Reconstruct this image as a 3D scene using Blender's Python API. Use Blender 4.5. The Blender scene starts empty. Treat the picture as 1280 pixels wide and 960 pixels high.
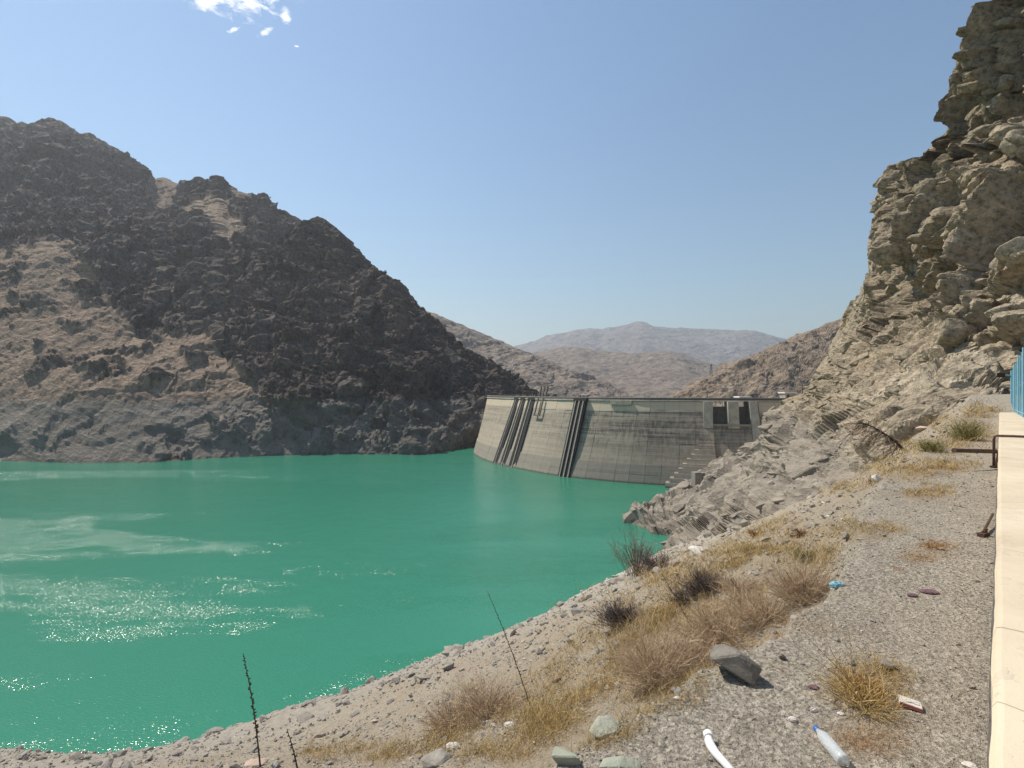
import bpy, bmesh, math, random
import numpy as np
from mathutils import Vector, Matrix

S = bpy.context.scene
COL = S.collection
R = math.radians
random.seed(7)
RNG = np.random.default_rng(7)

# ------------------------------------------------------------------ camera, sky, sun, exposure
EYE = 34.0            # camera height above the lake (m); lake surface is z = 0
F, HX, HY = 640.0, 640.0, 489.0
cd = bpy.data.cameras.new('camera'); cam = bpy.data.objects.new('camera', cd); COL.objects.link(cam)
cam.location = (0, 0, EYE); cam.rotation_euler = (R(90), 0, 0)
cd.sensor_width = 36; cd.lens = 18; cd.shift_y = 9 / 1280
cd.clip_start = 0.05; cd.clip_end = 40000
S.camera = cam

SUN_AZ, SUN_EL = R(-54), R(54)      # azimuth from +Y, negative = left
w = bpy.data.worlds.new('World'); S.world = w; w.use_nodes = True
SUN_STRENGTH, SKY_STRENGTH = 5.0, 0.098

sd = bpy.data.lights.new('sun', 'SUN'); sun = bpy.data.objects.new('sun', sd); COL.objects.link(sun)
sd.energy = SUN_STRENGTH; sd.angle = R(0.53); sd.color = (1.0, 0.92, 0.79)
ldir = Vector((math.sin(SUN_AZ) * math.cos(SUN_EL), math.cos(SUN_AZ) * math.cos(SUN_EL), math.sin(SUN_EL)))
sun.rotation_euler = ldir.to_track_quat('Z', 'Y').to_euler()
sun.location = (-60, 40, 120)

S.view_settings.view_transform = 'Standard'; S.view_settings.look = 'None'
S.view_settings.exposure = 0.2; S.view_settings.gamma = 1.0
S.view_settings.use_curve_mapping = False
S.render.engine = 'CYCLES'
S.cycles.use_denoising = True; S.cycles.use_adaptive_sampling = False
S.cycles.max_bounces = 6; S.cycles.volume_bounces = 0
S.cycles.sample_clamp_indirect = 8

# ------------------------------------------------------------------ node helper
class NT:
    def __init__(s, tree): s.t = tree; s.x = 0
    def node(s, typ, ins=None, **props):
        n = s.t.nodes.new(typ); s.x += 40; n.location = (s.x, -s.x % 300)
        for k, v in props.items(): setattr(n, k, v)
        for k, v in (ins or {}).items(): s.put(n.inputs[k], v)
        return n
    def put(s, sock, v):
        if isinstance(v, bpy.types.NodeSocket): s.t.links.new(v, sock)
        elif isinstance(v, (tuple, list)) and sock.type == 'RGBA' and len(v) == 3: sock.default_value = (*v, 1)
        else: sock.default_value = v
    def pos(s): return s.node('ShaderNodeNewGeometry').outputs['Position']
    def obj(s): return s.node('ShaderNodeTexCoord').outputs['Object']
    def attr(s, name): return s.node('ShaderNodeAttribute', attribute_name=name).outputs['Fac']
    def rnd(s): return s.node('ShaderNodeObjectInfo').outputs['Random']
    def map(s, vec, scale=(1, 1, 1), rot=(0, 0, 0), loc=(0, 0, 0)):
        return s.node('ShaderNodeMapping', {'Vector': vec, 'Scale': scale, 'Rotation': rot, 'Location': loc}).outputs[0]
    def noise(s, vec, scale, detail=6, rough=0.6, dist=0):
        return s.node('ShaderNodeTexNoise', {'Vector': vec, 'Scale': scale, 'Detail': detail, 'Roughness': rough, 'Distortion': dist}).outputs['Fac']
    def voro(s, vec, scale, feature='F1', out='Distance'):
        return s.node('ShaderNodeTexVoronoi', {'Vector': vec, 'Scale': scale}, feature=feature).outputs[out]
    def math(s, op, a, b=0.0, c=0.0, clamp=False):
        n = s.node('ShaderNodeMath', operation=op, use_clamp=clamp)
        for i, v in enumerate((a, b, c)): s.put(n.inputs[i], v)
        return n.outputs[0]
    def mr(s, v, a, b, c=0.0, d=1.0, smooth=False):
        return s.node('ShaderNodeMapRange', {'Value': v, 'From Min': a, 'From Max': b, 'To Min': c, 'To Max': d},
                      interpolation_type='SMOOTHSTEP' if smooth else 'LINEAR').outputs[0]
    def ramp(s, fac, stops, interp='LINEAR'):
        n = s.node('ShaderNodeValToRGB', {'Fac': fac}); cr = n.color_ramp; cr.interpolation = interp
        while len(cr.elements) < len(stops): cr.elements.new(0.5)
        for e, (p, c) in zip(cr.elements, stops):
            e.position = p; e.color = (*c, 1) if len(c) == 3 else c
        return n.outputs['Color']
    def mix(s, fac, a, b, blend='MIX'):
        n = s.node('ShaderNodeMix', data_type='RGBA', blend_type=blend)
        s.put(n.inputs[0], fac); s.put(n.inputs[6], a); s.put(n.inputs[7], b)
        return n.outputs[2]
    def sep(s, v):
        n = s.node('ShaderNodeSeparateXYZ', {0: v}); return n.outputs
    def comb(s, x, y, z): return s.node('ShaderNodeCombineXYZ', {0: x, 1: y, 2: z}).outputs[0]
    def bump(s, h, strength=0.5, dist=0.1, normal=None):
        ins = {'Height': h, 'Strength': strength, 'Distance': dist}
        if normal is not None: ins['Normal'] = normal
        return s.node('ShaderNodeBump', ins).outputs[0]

def material(name, fn):
    m = bpy.data.materials.new(name); m.use_nodes = True
    t = NT(m.node_tree); b = m.node_tree.nodes['Principled BSDF']
    fn(t, b); return m
def setp(t, b, **k):
    names = {'color': 'Base Color', 'rough': 'Roughness', 'spec': 'Specular IOR Level', 'normal': 'Normal', 'metal': 'Metallic',
             'alpha': 'Alpha', 'trans': 'Transmission Weight', 'ior': 'IOR'}
    for a, v in k.items(): t.put(b.inputs[names[a]], v)

# ------------------------------------------------------------------ world: Nishita sky + a few small clouds
def build_world():
    t = NT(w.node_tree); bg = w.node_tree.nodes['Background']
    sky = t.node('ShaderNodeTexSky', sky_type='NISHITA')
    sky.sun_disc = False; sky.sun_elevation = SUN_EL; sky.sun_rotation = SUN_AZ
    sky.altitude = 1700; sky.air_density = 2.0; sky.dust_density = 0.6; sky.ozone_density = 6.0
    d = t.node('ShaderNodeTexCoord').outputs['Generated']
    x, y, z = t.sep(d)
    zz = t.math('MAXIMUM', z, 0.02)
    u = t.math('DIVIDE', x, zz); v = t.math('DIVIDE', y, zz)      # position on a flat cloud layer one unit up
    def blob(cx, cy, rx, ry, ang):
        c, s_ = math.cos(ang), math.sin(ang)
        du = t.math('SUBTRACT', u, cx); dv = t.math('SUBTRACT', v, cy)
        a = t.math('ADD', t.math('MULTIPLY', du, c / rx), t.math('MULTIPLY', dv, s_ / rx))
        b = t.math('ADD', t.math('MULTIPLY', du, -s_ / ry), t.math('MULTIPLY', dv, c / ry))
        r = t.math('SQRT', t.math('ADD', t.math('MULTIPLY', a, a), t.math('MULTIPLY', b, b)))
        return t.math('SUBTRACT', 1.0, r)
    def lay(px, py): k = F / (HY - py); return ((px - HX) / F * k, k)
    blobs = None
    for px, py, rx, ry, ang in ((285, -22, .13, .13, -.45), (262, 2, .07, .028, -.5), (331, 40, .032, .012, -.6), (292, 37, .028, .009, -.5),
                                (357, 18, .016, .045, .35), (371, 58, .01, .006, 0), (120, -90, .2, .06, .2), (560, -160, .15, .05, .4)):
        cx, cy = lay(px, py); m = blob(cx, cy, rx, ry, ang)
        blobs = m if blobs is None else t.math('MAXIMUM', blobs, m)
    cv = t.comb(u, v, 0.0)
    n = t.noise(cv, 26, 8, 0.62, 0.6)
    m = t.math('ADD', blobs, t.math('MULTIPLY', t.math('SUBTRACT', n, 0.5), 2.6))
    m = t.mr(m, -0.05, 0.9, 0, 1, True)
    m = t.math('MULTIPLY', m, t.mr(blobs, -0.6, 0.15, 0, 1, True))
    col = t.mix(m, t.mix(1.0, sky.outputs[0], (0.98, 1.005, 1.0), 'MULTIPLY'), (11, 11.2, 11.6))
    t.put(bg.inputs['Color'], col); bg.inputs['Strength'].default_value = SKY_STRENGTH
build_world()

# ------------------------------------------------------------------ numpy noise
_perm = np.concatenate([RNG.permutation(256)] * 3).astype(np.int32)
_g = RNG.normal(size=(256, 3)); _g /= np.linalg.norm(_g, axis=1)[:, None]
def perlin(x, y, z):
    xi, yi, zi = np.floor(x).astype(np.int32), np.floor(y).astype(np.int32), np.floor(z).astype(np.int32)
    xf, yf, zf = x - xi, y - yi, z - zi
    xi &= 255; yi &= 255; zi &= 255
    u, v, w_ = [t * t * t * (t * (t * 6 - 15) + 10) for t in (xf, yf, zf)]
    def gr(a, b, c):
        h = _perm[_perm[_perm[xi + a] + yi + b] + zi + c]
        g = _g[h]
        return g[..., 0] * (xf - a) + g[..., 1] * (yf - b) + g[..., 2] * (zf - c)
    def lerp(a, b, t): return a + t * (b - a)
    return lerp(lerp(lerp(gr(0, 0, 0), gr(1, 0, 0), u), lerp(gr(0, 1, 0), gr(1, 1, 0), u), v),
                lerp(lerp(gr(0, 0, 1), gr(1, 0, 1), u), lerp(gr(0, 1, 1), gr(1, 1, 1), u), v), w_) * 1.5
def fbm(P, scale, octs=5, gain=0.5, lac=2.03, ridged=False):
    x, y, z = P[..., 0] / scale, P[..., 1] / scale, P[..., 2] / scale
    s, a, tot = 0, 1, 0
    for i in range(octs):
        n = perlin(x + 17.3 * i, y + 5.1 * i, z + 9.7 * i)
        if ridged: n = 1 - 2 * np.abs(n)
        s = s + a * n; tot += a; a *= gain; x, y, z = x * lac, y * lac, z * lac
    return s / tot
def cells(P, size, soft=0.25, tilt=0.0, edge=False):
    """one random value per block of a jittered lattice, eased across the joints; size = block lengths along the axes"""
    Q = P / np.asarray(size, float)
    base = np.floor(Q - 0.5).astype(np.int64)
    b1 = np.full(Q.shape[:-1], 1e9); b2 = b1.copy(); v1 = np.zeros(Q.shape[:-1]); v2 = v1.copy()
    for dx in (0, 1):
        for dy in (0, 1):
            for dz in (0, 1):
                c = base + np.array((dx, dy, dz))
                h = _perm[_perm[_perm[c[..., 0] & 255] + (c[..., 1] & 255)] + (c[..., 2] & 255)]
                rel = Q - (c + _g[h] * 0.28 + 0.5); dd = np.sqrt((rel ** 2).sum(-1)); vv = _perm[h + 91] / 255.0
                if tilt: vv = vv + tilt * (rel * _g[_perm[h + 57]]).sum(-1)
                up = dd < b1; mid = ~up & (dd < b2)
                b2 = np.where(up, b1, np.where(mid, dd, b2)); v2 = np.where(up, v1, np.where(mid, vv, v2))
                b1 = np.where(up, dd, b1); v1 = np.where(up, vv, v1)
    if edge: return b2 - b1
    k = 0.5 + 0.5 * sstep(0, soft, b2 - b1)
    return v1 * k + v2 * (1 - k) - 0.5
def rotate(P, M): return P @ np.asarray(M, float).T
def sstep(a, b, x): t = np.clip((x - a) / (b - a), 0, 1); return t * t * (3 - 2 * t)
def basis(n, strike):
    n = np.array(n, float); n /= np.linalg.norm(n)
    s = np.array(strike, float); s -= n * s.dot(n); s /= np.linalg.norm(s)
    return np.stack([s, np.cross(n, s), n])
def ray(px, py, Y): return np.stack([(px - HX) / F * Y, Y + 0 * px, EYE - (py - HY) / F * Y], -1)
def project(P): return HX + F * P[..., 0] / P[..., 1], HY + F * (EYE - P[..., 2]) / P[..., 1]
def normals(P):
    n = np.cross(np.gradient(P, axis=1), np.gradient(P, axis=0))
    n /= np.linalg.norm(n, axis=-1)[..., None] + 1e-9
    return n
def inside(poly, x, y):
    r = np.zeros(x.shape, bool); n = len(poly)
    for i in range(n):
        (x1, y1), (x2, y2) = poly[i], poly[(i + 1) % n]
        c = (y1 > y) != (y2 > y)
        r ^= c & (x < (x2 - x1) * (y - y1) / (y2 - y1 + 1e-9) + x1)
    return r

# ------------------------------------------------------------------ object helpers
def tag(o, label=None, cat=None, group=None, kind=None):
    for k, v in (('label', label), ('category', cat), ('group', group), ('kind', kind)):
        if v: o[k] = v
    return o
def link(name, me, mat=None, parent=None):
    o = bpy.data.objects.new(name, me); COL.objects.link(o)
    if mat is not None and me is not None and not me.materials: me.materials.append(mat)
    if parent is not None: o.parent = parent
    return o
def empty(name, loc=(0, 0, 0), rz=0.0):
    o = bpy.data.objects.new(name, None); COL.objects.link(o); o.empty_display_size = 0.3
    o.location = loc; o.rotation_euler.z = rz; return o
def mesh(name, V, Fc, smooth=False):
    me = bpy.data.meshes.new(name)
    V = np.asarray(V, np.float32).reshape(-1, 3); Fc = np.asarray(Fc, np.int32)
    k = Fc.shape[1]
    me.vertices.add(len(V)); me.vertices.foreach_set('co', V.ravel())
    me.loops.add(Fc.size); me.loops.foreach_set('vertex_index', Fc.ravel())
    me.polygons.add(len(Fc)); me.polygons.foreach_set('loop_start', np.arange(0, Fc.size, k, dtype=np.int32))
    me.polygons.foreach_set('loop_total', np.full(len(Fc), k, np.int32))
    me.polygons.foreach_set('use_smooth', np.full(len(Fc), smooth))
    me.update(calc_edges=True); me.validate(); return me
def sheet(name, P, mat, attrs=None, smooth=False, kind='structure', flip=False):
    r, c = P.shape[:2]
    i = np.arange(r * c).reshape(r, c)
    q = np.stack([i[:-1, :-1], i[:-1, 1:], i[1:, 1:], i[1:, :-1]], -1).reshape(-1, 4)
    if flip: q = q[:, ::-1]
    me = mesh(name, P.reshape(-1, 3), q, smooth)
    for k, v in (attrs or {}).items():
        a = me.attributes.new(k, 'FLOAT', 'POINT'); a.data.foreach_set('value', np.asarray(v, np.float32).ravel())
    o = link(name, me, mat); tag(o, kind=kind); return o
class MB:
    """collects boxes, prisms and tubes into one mesh"""
    def __init__(s): s.v = []; s.f = []
    def add(s, V, Fc):
        b = len(s.v); s.v += [tuple(v) for v in V]; s.f += [tuple(i + b for i in f) for f in Fc]; return s
    def hexa(s, p): # 8 corners: bottom 4 ccw, top 4 ccw
        return s.add(p, [(0, 3, 2, 1), (4, 5, 6, 7), (0, 1, 5, 4), (1, 2, 6, 5), (2, 3, 7, 6), (3, 0, 4, 7)])
    def box(s, c, size, M=None):
        c = Vector(c); h = [k / 2 for k in size]
        pts = [Vector((x * h[0], y * h[1], z * h[2])) for z in (-1, 1) for x, y in ((-1, -1), (1, -1), (1, 1), (-1, 1))]
        if M is not None: pts = [M @ p for p in pts]
        return s.hexa([c + p for p in pts])
    def tube(s, pts, rad, n=8, cap=True):
        pts = [Vector(p) for p in pts]; rad = rad if hasattr(rad, '__len__') else [rad] * len(pts)
        V, Fc = [], []
        up = Vector((0.13, 0.21, 0.97))
        for i, p in enumerate(pts):
            t = (pts[min(i + 1, len(pts) - 1)] - pts[max(i - 1, 0)]).normalized()
            a = t.cross(up)
            if a.length < 0.1: a = t.cross(Vector((1, 0, 0)))
            a.normalize(); b = t.cross(a)
            for k in range(n):
                th = 2 * math.pi * k / n
                V.append(p + (a * math.cos(th) + b * math.sin(th)) * rad[i])
        for i in range(len(pts) - 1):
            for k in range(n):
                k2 = (k + 1) % n
                Fc.append((i * n + k, i * n + k2, (i + 1) * n + k2, (i + 1) * n + k))
        if cap: Fc += [tuple(range(n))[::-1], tuple(range((len(pts) - 1) * n, len(pts) * n))]
        return s.add(V, Fc)
    def build(s, name, mat, parent=None, smooth=False, bevel=0):
        me = bpy.data.meshes.new(name); me.from_pydata(s.v, [], s.f)
        if smooth:
            for p in me.polygons: p.use_smooth = True
        me.update(); o = link(name, me, mat, parent)
        if bevel:
            m = o.modifiers.new('bevel', 'BEVEL'); m.width = bevel; m.segments = 2; m.limit_method = 'ANGLE'
        return o

# ------------------------------------------------------------------ materials
FULL = 30.0    # the reservoir's full level: rock below it is bleached grey
def rock_material(name, dark, mid, light, ring=(0.30, 0.285, 0.255), s=1.0, bed=None, bump=0.6, ringmix=0.8, scree=None, ochre=None):
    def fn(t, b):
        p = t.pos()
        big = t.noise(p, 0.02 / s, 6, 0.6); sm = t.noise(p, 0.35 / s, 8, 0.7)
        q = t.map(p, scale=(1, 1, 1), rot=bed or (R(25), R(-20), 0)); q = t.map(q, scale=(0.12, 0.12, 1.0))
        st = t.noise(q, 0.9 / s, 6, 0.65, 0.3)
        f = t.math('ADD', t.math('MULTIPLY', big, 0.45), t.math('ADD', t.math('MULTIPLY', sm, 0.3), t.math('MULTIPLY', st, 0.35)))
        col = t.ramp(f, [(0.38, dark), (0.55, mid), (0.72, light)])
        if ochre:
            o = t.noise(p, 0.05 / s, 5, 0.6, 1.0)
            col = t.mix(t.mr(o, 0.55, 0.7, 0, 0.75, True), col, ochre)
        if scree:
            a = t.attr('scree')
            n2 = t.noise(t.map(p, scale=(1, 1, 1)), 0.9 / s, 6, 0.7)
            sc = t.ramp(n2, [(0.3, tuple(k * 0.75 for k in scree)), (0.7, tuple(k * 1.2 for k in scree))])
            col = t.mix(a, col, sc)
        spk = t.noise(p, 1.5 / s, 3, 0.75)
        col = t.mix(1.0, col, t.ramp(spk, [(0.33, (0.45, 0.45, 0.45)), (0.5, (1, 1, 1)), (0.68, (1.35, 1.33, 1.3))]), 'MULTIPLY')  # speckle paints small facet shadows and cracks into the rock colour
        z = t.sep(p)[2]
        zr = t.math('ADD', z, t.math('MULTIPLY', t.math('SUBTRACT', sm, 0.5), 6 * s ** 0.5))
        rg = t.mr(zr, FULL + 1, FULL - 3, 0, ringmix, True)
        ringc = t.mix(t.mr(st, 0.35, 0.65), tuple(k * 0.7 for k in ring), tuple(k * 1.15 for k in ring))
        col = t.mix(rg, col, ringc)
        wet = t.mr(zr, 1.5, 0.2, 0, 0.55, True)
        col = t.mix(wet, col, tuple(k * 0.35 for k in ring))
        h = t.math('ADD', sm, t.math('MULTIPLY', st, 0.8))
        fine = t.noise(p, 2.2 / s, 5, 0.7)
        h = t.math('ADD', h, t.math('ADD', t.math('MULTIPLY', fine, 0.35), t.math('MULTIPLY', spk, 0.6)))
        setp(t, b, color=col, rough=0.95, spec=0.15, normal=t.bump(h, bump, 1.6 * s))
    return material(name, fn)
M = {}
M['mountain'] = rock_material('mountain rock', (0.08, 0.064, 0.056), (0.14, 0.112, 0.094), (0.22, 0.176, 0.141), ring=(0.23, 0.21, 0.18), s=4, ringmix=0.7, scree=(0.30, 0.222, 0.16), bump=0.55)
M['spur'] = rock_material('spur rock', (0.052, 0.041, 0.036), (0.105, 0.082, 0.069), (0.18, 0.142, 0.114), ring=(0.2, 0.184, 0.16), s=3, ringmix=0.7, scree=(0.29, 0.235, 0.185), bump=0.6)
M['cliff'] = rock_material('cliff rock', (0.18, 0.14, 0.098), (0.325, 0.268, 0.194), (0.49, 0.422, 0.322), ring=(0.315, 0.275, 0.228), s=0.8, ringmix=0.85, bump=0.5, bed=(R(20), R(-28), 0), ochre=(0.3, 0.2, 0.1))
M['hill_near'] = rock_material('hill rock', (0.12, 0.095, 0.072), (0.24, 0.188, 0.14), (0.34, 0.27, 0.2), s=6, ringmix=0, bump=0.5, bed=(R(10), R(25), 0))
M['hill_mid'] = rock_material('bedded hill rock', (0.13, 0.108, 0.09), (0.23, 0.185, 0.148), (0.3, 0.24, 0.19), s=16, ringmix=0, bump=0.45, bed=(R(8), R(14), 0))
M['hill_far'] = rock_material('brown hill soil', (0.15, 0.118, 0.092), (0.2, 0.155, 0.12), (0.25, 0.2, 0.155), s=40, ringmix=0, bump=0.4, bed=(0, R(4), 0))
M['peak'] = rock_material('far mountain rock', (0.13, 0.11, 0.1), (0.19, 0.165, 0.145), (0.27, 0.235, 0.205), s=90, ringmix=0, bump=0.5)

def bank_fn(t, b):
    p = t.pos()
    n1 = t.noise(p, 0.25, 6, 0.6); n2 = t.noise(p, 3.0, 6, 0.65); n3 = t.noise(p, 38, 4, 0.7); v = t.voro(p, 30); vc = t.voro(p, 45, 'F1', 'Color')
    col = t.ramp(n2, [(0.3, (0.26, 0.215, 0.16)), (0.5, (0.37, 0.315, 0.243)), (0.72, (0.48, 0.42, 0.33))])
    gcol = t.ramp(t.sep(vc)[0], [(0.0, (0.19, 0.17, 0.14)), (0.5, (0.36, 0.322, 0.265)), (1.0, (0.55, 0.495, 0.415))])
    col = t.mix(t.mr(n1, 0.35, 0.6, 0.35, 0.75), col, gcol)
    soil = t.attr('soil')
    sc = t.ramp(n3, [(0.3, (0.24, 0.18, 0.115)), (0.7, (0.41, 0.32, 0.215))])
    col = t.mix(t.math('MULTIPLY', soil, 0.75), col, sc)
    z = t.sep(p)[2]
    rg = t.mr(t.math('ADD', z, t.math('MULTIPLY', n1, 8)), FULL - 1, FULL - 7, 0, 0.55, True)
    col = t.mix(rg, col, t.ramp(n2, [(0.3, (0.24, 0.22, 0.19)), (0.7, (0.42, 0.39, 0.345))]))
    crust = t.mr(t.math('ADD', z, t.math('MULTIPLY', t.math('SUBTRACT', n2, 0.5), 1.4)), 1.5, 0.6, 0, 0.7, True)
    col = t.mix(crust, col, (0.52, 0.49, 0.44))
    h = t.math('ADD', t.math('MULTIPLY', v, 0.5), t.math('ADD', n3, t.math('MULTIPLY', n2, 1.5)))
    setp(t, b, color=col, rough=0.97, spec=0.1, normal=t.bump(h, 1.0, 0.04))
M['bank'] = material('gravel bank', bank_fn)
def stone_fn(c1, c2, c3, sc=6.0):
    def fn(t, b):
        p = t.obj(); r = t.rnd()
        n = t.noise(t.node('ShaderNodeVectorMath', {0: p, 1: t.comb(t.math('MULTIPLY', r, 50), 0, 0)}, operation='ADD').outputs[0], sc, 7, 0.7)
        col = t.ramp(n, [(0.3, c1), (0.52, c2), (0.75, c3)])
        col = t.mix(t.math('MULTIPLY', r, 0.35), col, t.mix(0.5, col, (0.45, 0.36, 0.26)))
        n2 = t.noise(p, sc * 7, 5, 0.7)
        setp(t, b, color=col, rough=0.93, spec=0.2, normal=t.bump(t.math('ADD', n, n2), 0.5, 0.03))
    return fn
M['stone'] = material('grey stone', stone_fn((0.17, 0.155, 0.135), (0.29, 0.265, 0.23), (0.42, 0.39, 0.34)))
M['stone_dark'] = material('dark grey stone', stone_fn((0.10, 0.092, 0.08), (0.19, 0.172, 0.148), (0.27, 0.25, 0.215), 9))
M['stone_green'] = material('grey green stone', stone_fn((0.25, 0.27, 0.215), (0.335, 0.35, 0.28), (0.42, 0.43, 0.35), 5))
M['stone_white'] = material('pale stone', stone_fn((0.5, 0.47, 0.43), (0.64, 0.6, 0.55), (0.72, 0.69, 0.64)))
M['stone_pink'] = material('pinkish stone', stone_fn((0.42, 0.3, 0.23), (0.53, 0.4, 0.32), (0.6, 0.47, 0.38)))
def rubble_fn(t, b):
    p = t.pos(); c = t.attr('tone'); n = t.noise(p, 9, 5, 0.7)
    col = t.ramp(c, [(0.0, (0.12, 0.107, 0.09)), (0.3, (0.25, 0.222, 0.185)), (0.65, (0.37, 0.325, 0.265)), (0.9, (0.46, 0.385, 0.295)), (1.0, (0.68, 0.64, 0.57))])
    col = t.mix(0.35, col, t.ramp(n, [(0.3, (0.16, 0.15, 0.13)), (0.7, (0.45, 0.41, 0.36))]))
    setp(t, b, color=col, rough=0.95, spec=0.15, normal=t.bump(n, 0.5, 0.03))
M['rubble'] = material('rubble', rubble_fn)

def water_fn(t, b):
    p = t.pos()
    streak = t.noise(t.map(p, scale=(0.35, 1.6, 1), rot=(0, 0, R(14))), 0.02, 5, 0.6, 0.8)
    patch = t.mr(streak, 0.44, 0.63, 0, 1, True)
    x, y, z = t.sep(p)
    w1 = t.noise(t.map(p, scale=(1, 1.9, 1), rot=(0, 0, R(-22))), 2.6, 1, 0.5)
    w2 = t.noise(t.map(p, scale=(1, 1.5, 1), rot=(0, 0, R(30))), 7.0, 1, 0.5)
    w3 = t.noise(p, 0.22, 3, 0.5)
    h = t.math('ADD', t.math('MULTIPLY', w1, 0.25), t.math('ADD', t.math('MULTIPLY', w2, 0.065), t.math('MULTIPLY', w3, 0.5)))
    brk = t.mr(t.noise(t.map(p, scale=(0.5, 1.4, 1)), 0.16, 5, 0.65), 0.35, 0.6, 0.25, 1.0)
    st = t.math('ADD', 0.28, t.math('MULTIPLY', t.math('MULTIPLY', patch, brk), 0.5))
    big = t.noise(p, 0.012, 3, 0.5)
    col = t.mix(big, (0.031, 0.186, 0.117), (0.041, 0.224, 0.143))
    setp(t, b, color=col, rough=0.13, spec=0.5, ior=1.33, normal=t.bump(h, st, 1.0))
M['water'] = material('lake water', water_fn)

def concrete_fn(t, b):
    p = t.pos(); x, y, z = t.sep(p)
    n1 = t.noise(p, 0.06, 6, 0.6); n2 = t.noise(p, 0.8, 6, 0.7)
    hor = t.noise(t.map(p, scale=(0.03, 0.03, 1.0)), 0.9, 6, 0.7)
    ver = t.noise(t.map(p, scale=(1.0, 1.0, 0.035)), 0.9, 5, 0.7)
    base = t.mix(n2, (0.35, 0.295, 0.225), (0.53, 0.455, 0.355))
    zt = t.math('ADD', z, t.math('MULTIPLY', t.math('SUBTRACT', n1, 0.5), 4))
    beige = t.mr(zt, 25.5, 27.0, 0, 0.75, True)
    # below the usual high level the concrete is stained by algae and silt in bands; streaks run down from the joints
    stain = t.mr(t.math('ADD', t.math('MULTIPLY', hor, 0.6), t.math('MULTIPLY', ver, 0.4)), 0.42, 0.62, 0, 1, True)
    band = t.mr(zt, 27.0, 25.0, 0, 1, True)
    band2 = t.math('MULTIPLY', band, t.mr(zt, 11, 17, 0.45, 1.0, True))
    east = t.mr(x, 5, 45, 0.42, 1.0, True)          # the concrete colour gets darker towards the spillway
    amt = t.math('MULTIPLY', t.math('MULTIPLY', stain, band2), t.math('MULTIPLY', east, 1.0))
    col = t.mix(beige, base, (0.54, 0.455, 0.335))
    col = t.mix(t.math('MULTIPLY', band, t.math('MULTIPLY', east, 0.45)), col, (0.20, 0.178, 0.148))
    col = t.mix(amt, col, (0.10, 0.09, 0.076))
    low = t.mr(t.math('ADD', z, t.math('MULTIPLY', ver, 0.6)), 7.2, 6.9, 0, 0.45, True)
    col = t.mix(low, col, (0.15, 0.155, 0.14))
    wet = t.mr(t.math('ADD', z, t.math('MULTIPLY', n2, 0.8)), 1.3, 0.7, 0, 0.7, True)
    col = t.mix(wet, col, (0.05, 0.05, 0.042))
    fr = t.math('FRACT', t.math('DIVIDE', z, 1.9)); lift = t.math('MULTIPLY', t.mr(fr, 0.0, 0.09, 0.45, 0.0), t.mr(hor, 0.4, 0.6, 0.2, 1.0))
    col = t.mix(lift, col, (0.1, 0.088, 0.07))
    white = t.mr(ver, 0.66, 0.74, 0, 0.35, True)
    col = t.mix(t.math('MULTIPLY', white, band), col, (0.5, 0.48, 0.44))
    setp(t, b, color=col, rough=0.9, spec=0.2, normal=t.bump(t.math('ADD', hor, n2), 0.35, 0.15))
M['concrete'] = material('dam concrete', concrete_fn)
def plain(name, c, rough=0.7, var=0.25, sc=8.0, metal=0.0, spec=0.3, bump=0.2, dist=0.01):
    def fn(t, b):
        n = t.noise(t.obj(), sc, 6, 0.65)
        col = t.ramp(n, [(0.3, tuple(k * (1 - var) for k in c)), (0.7, tuple(min(1, k * (1 + var)) for k in c))])
        setp(t, b, color=col, rough=rough, metal=metal, spec=spec, normal=t.bump(n, bump, dist))
    return material(name, fn)
M['joint'] = plain('dam joint', (0.2, 0.18, 0.15), 0.95, sc=0.5)
M['rack'] = plain('dark rack steel', (0.022, 0.02, 0.019), 0.8, sc=1.0)
M['rail'] = plain('weathered rail', (0.30, 0.27, 0.23), 0.8, sc=1.0)
M['steel'] = plain('weathered steel', (0.10, 0.085, 0.07), 0.7, sc=1.0)
M['gate'] = plain('gate steel', (0.10, 0.088, 0.072), 0.75, sc=0.6, var=0.4)
M['railgrey'] = plain('grey handrail', (0.3, 0.28, 0.25), 0.7, 0.2, sc=0.7)
M['whiteroof'] = plain('white roof sheet', (0.7, 0.7, 0.68), 0.6, 0.1)
M['pier'] = plain('pier concrete', (0.40, 0.365, 0.30), 0.9, 0.3, sc=0.4)
M['greypier'] = plain('grey pier concrete', (0.25, 0.235, 0.205), 0.9, 0.25, sc=0.7)

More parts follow.
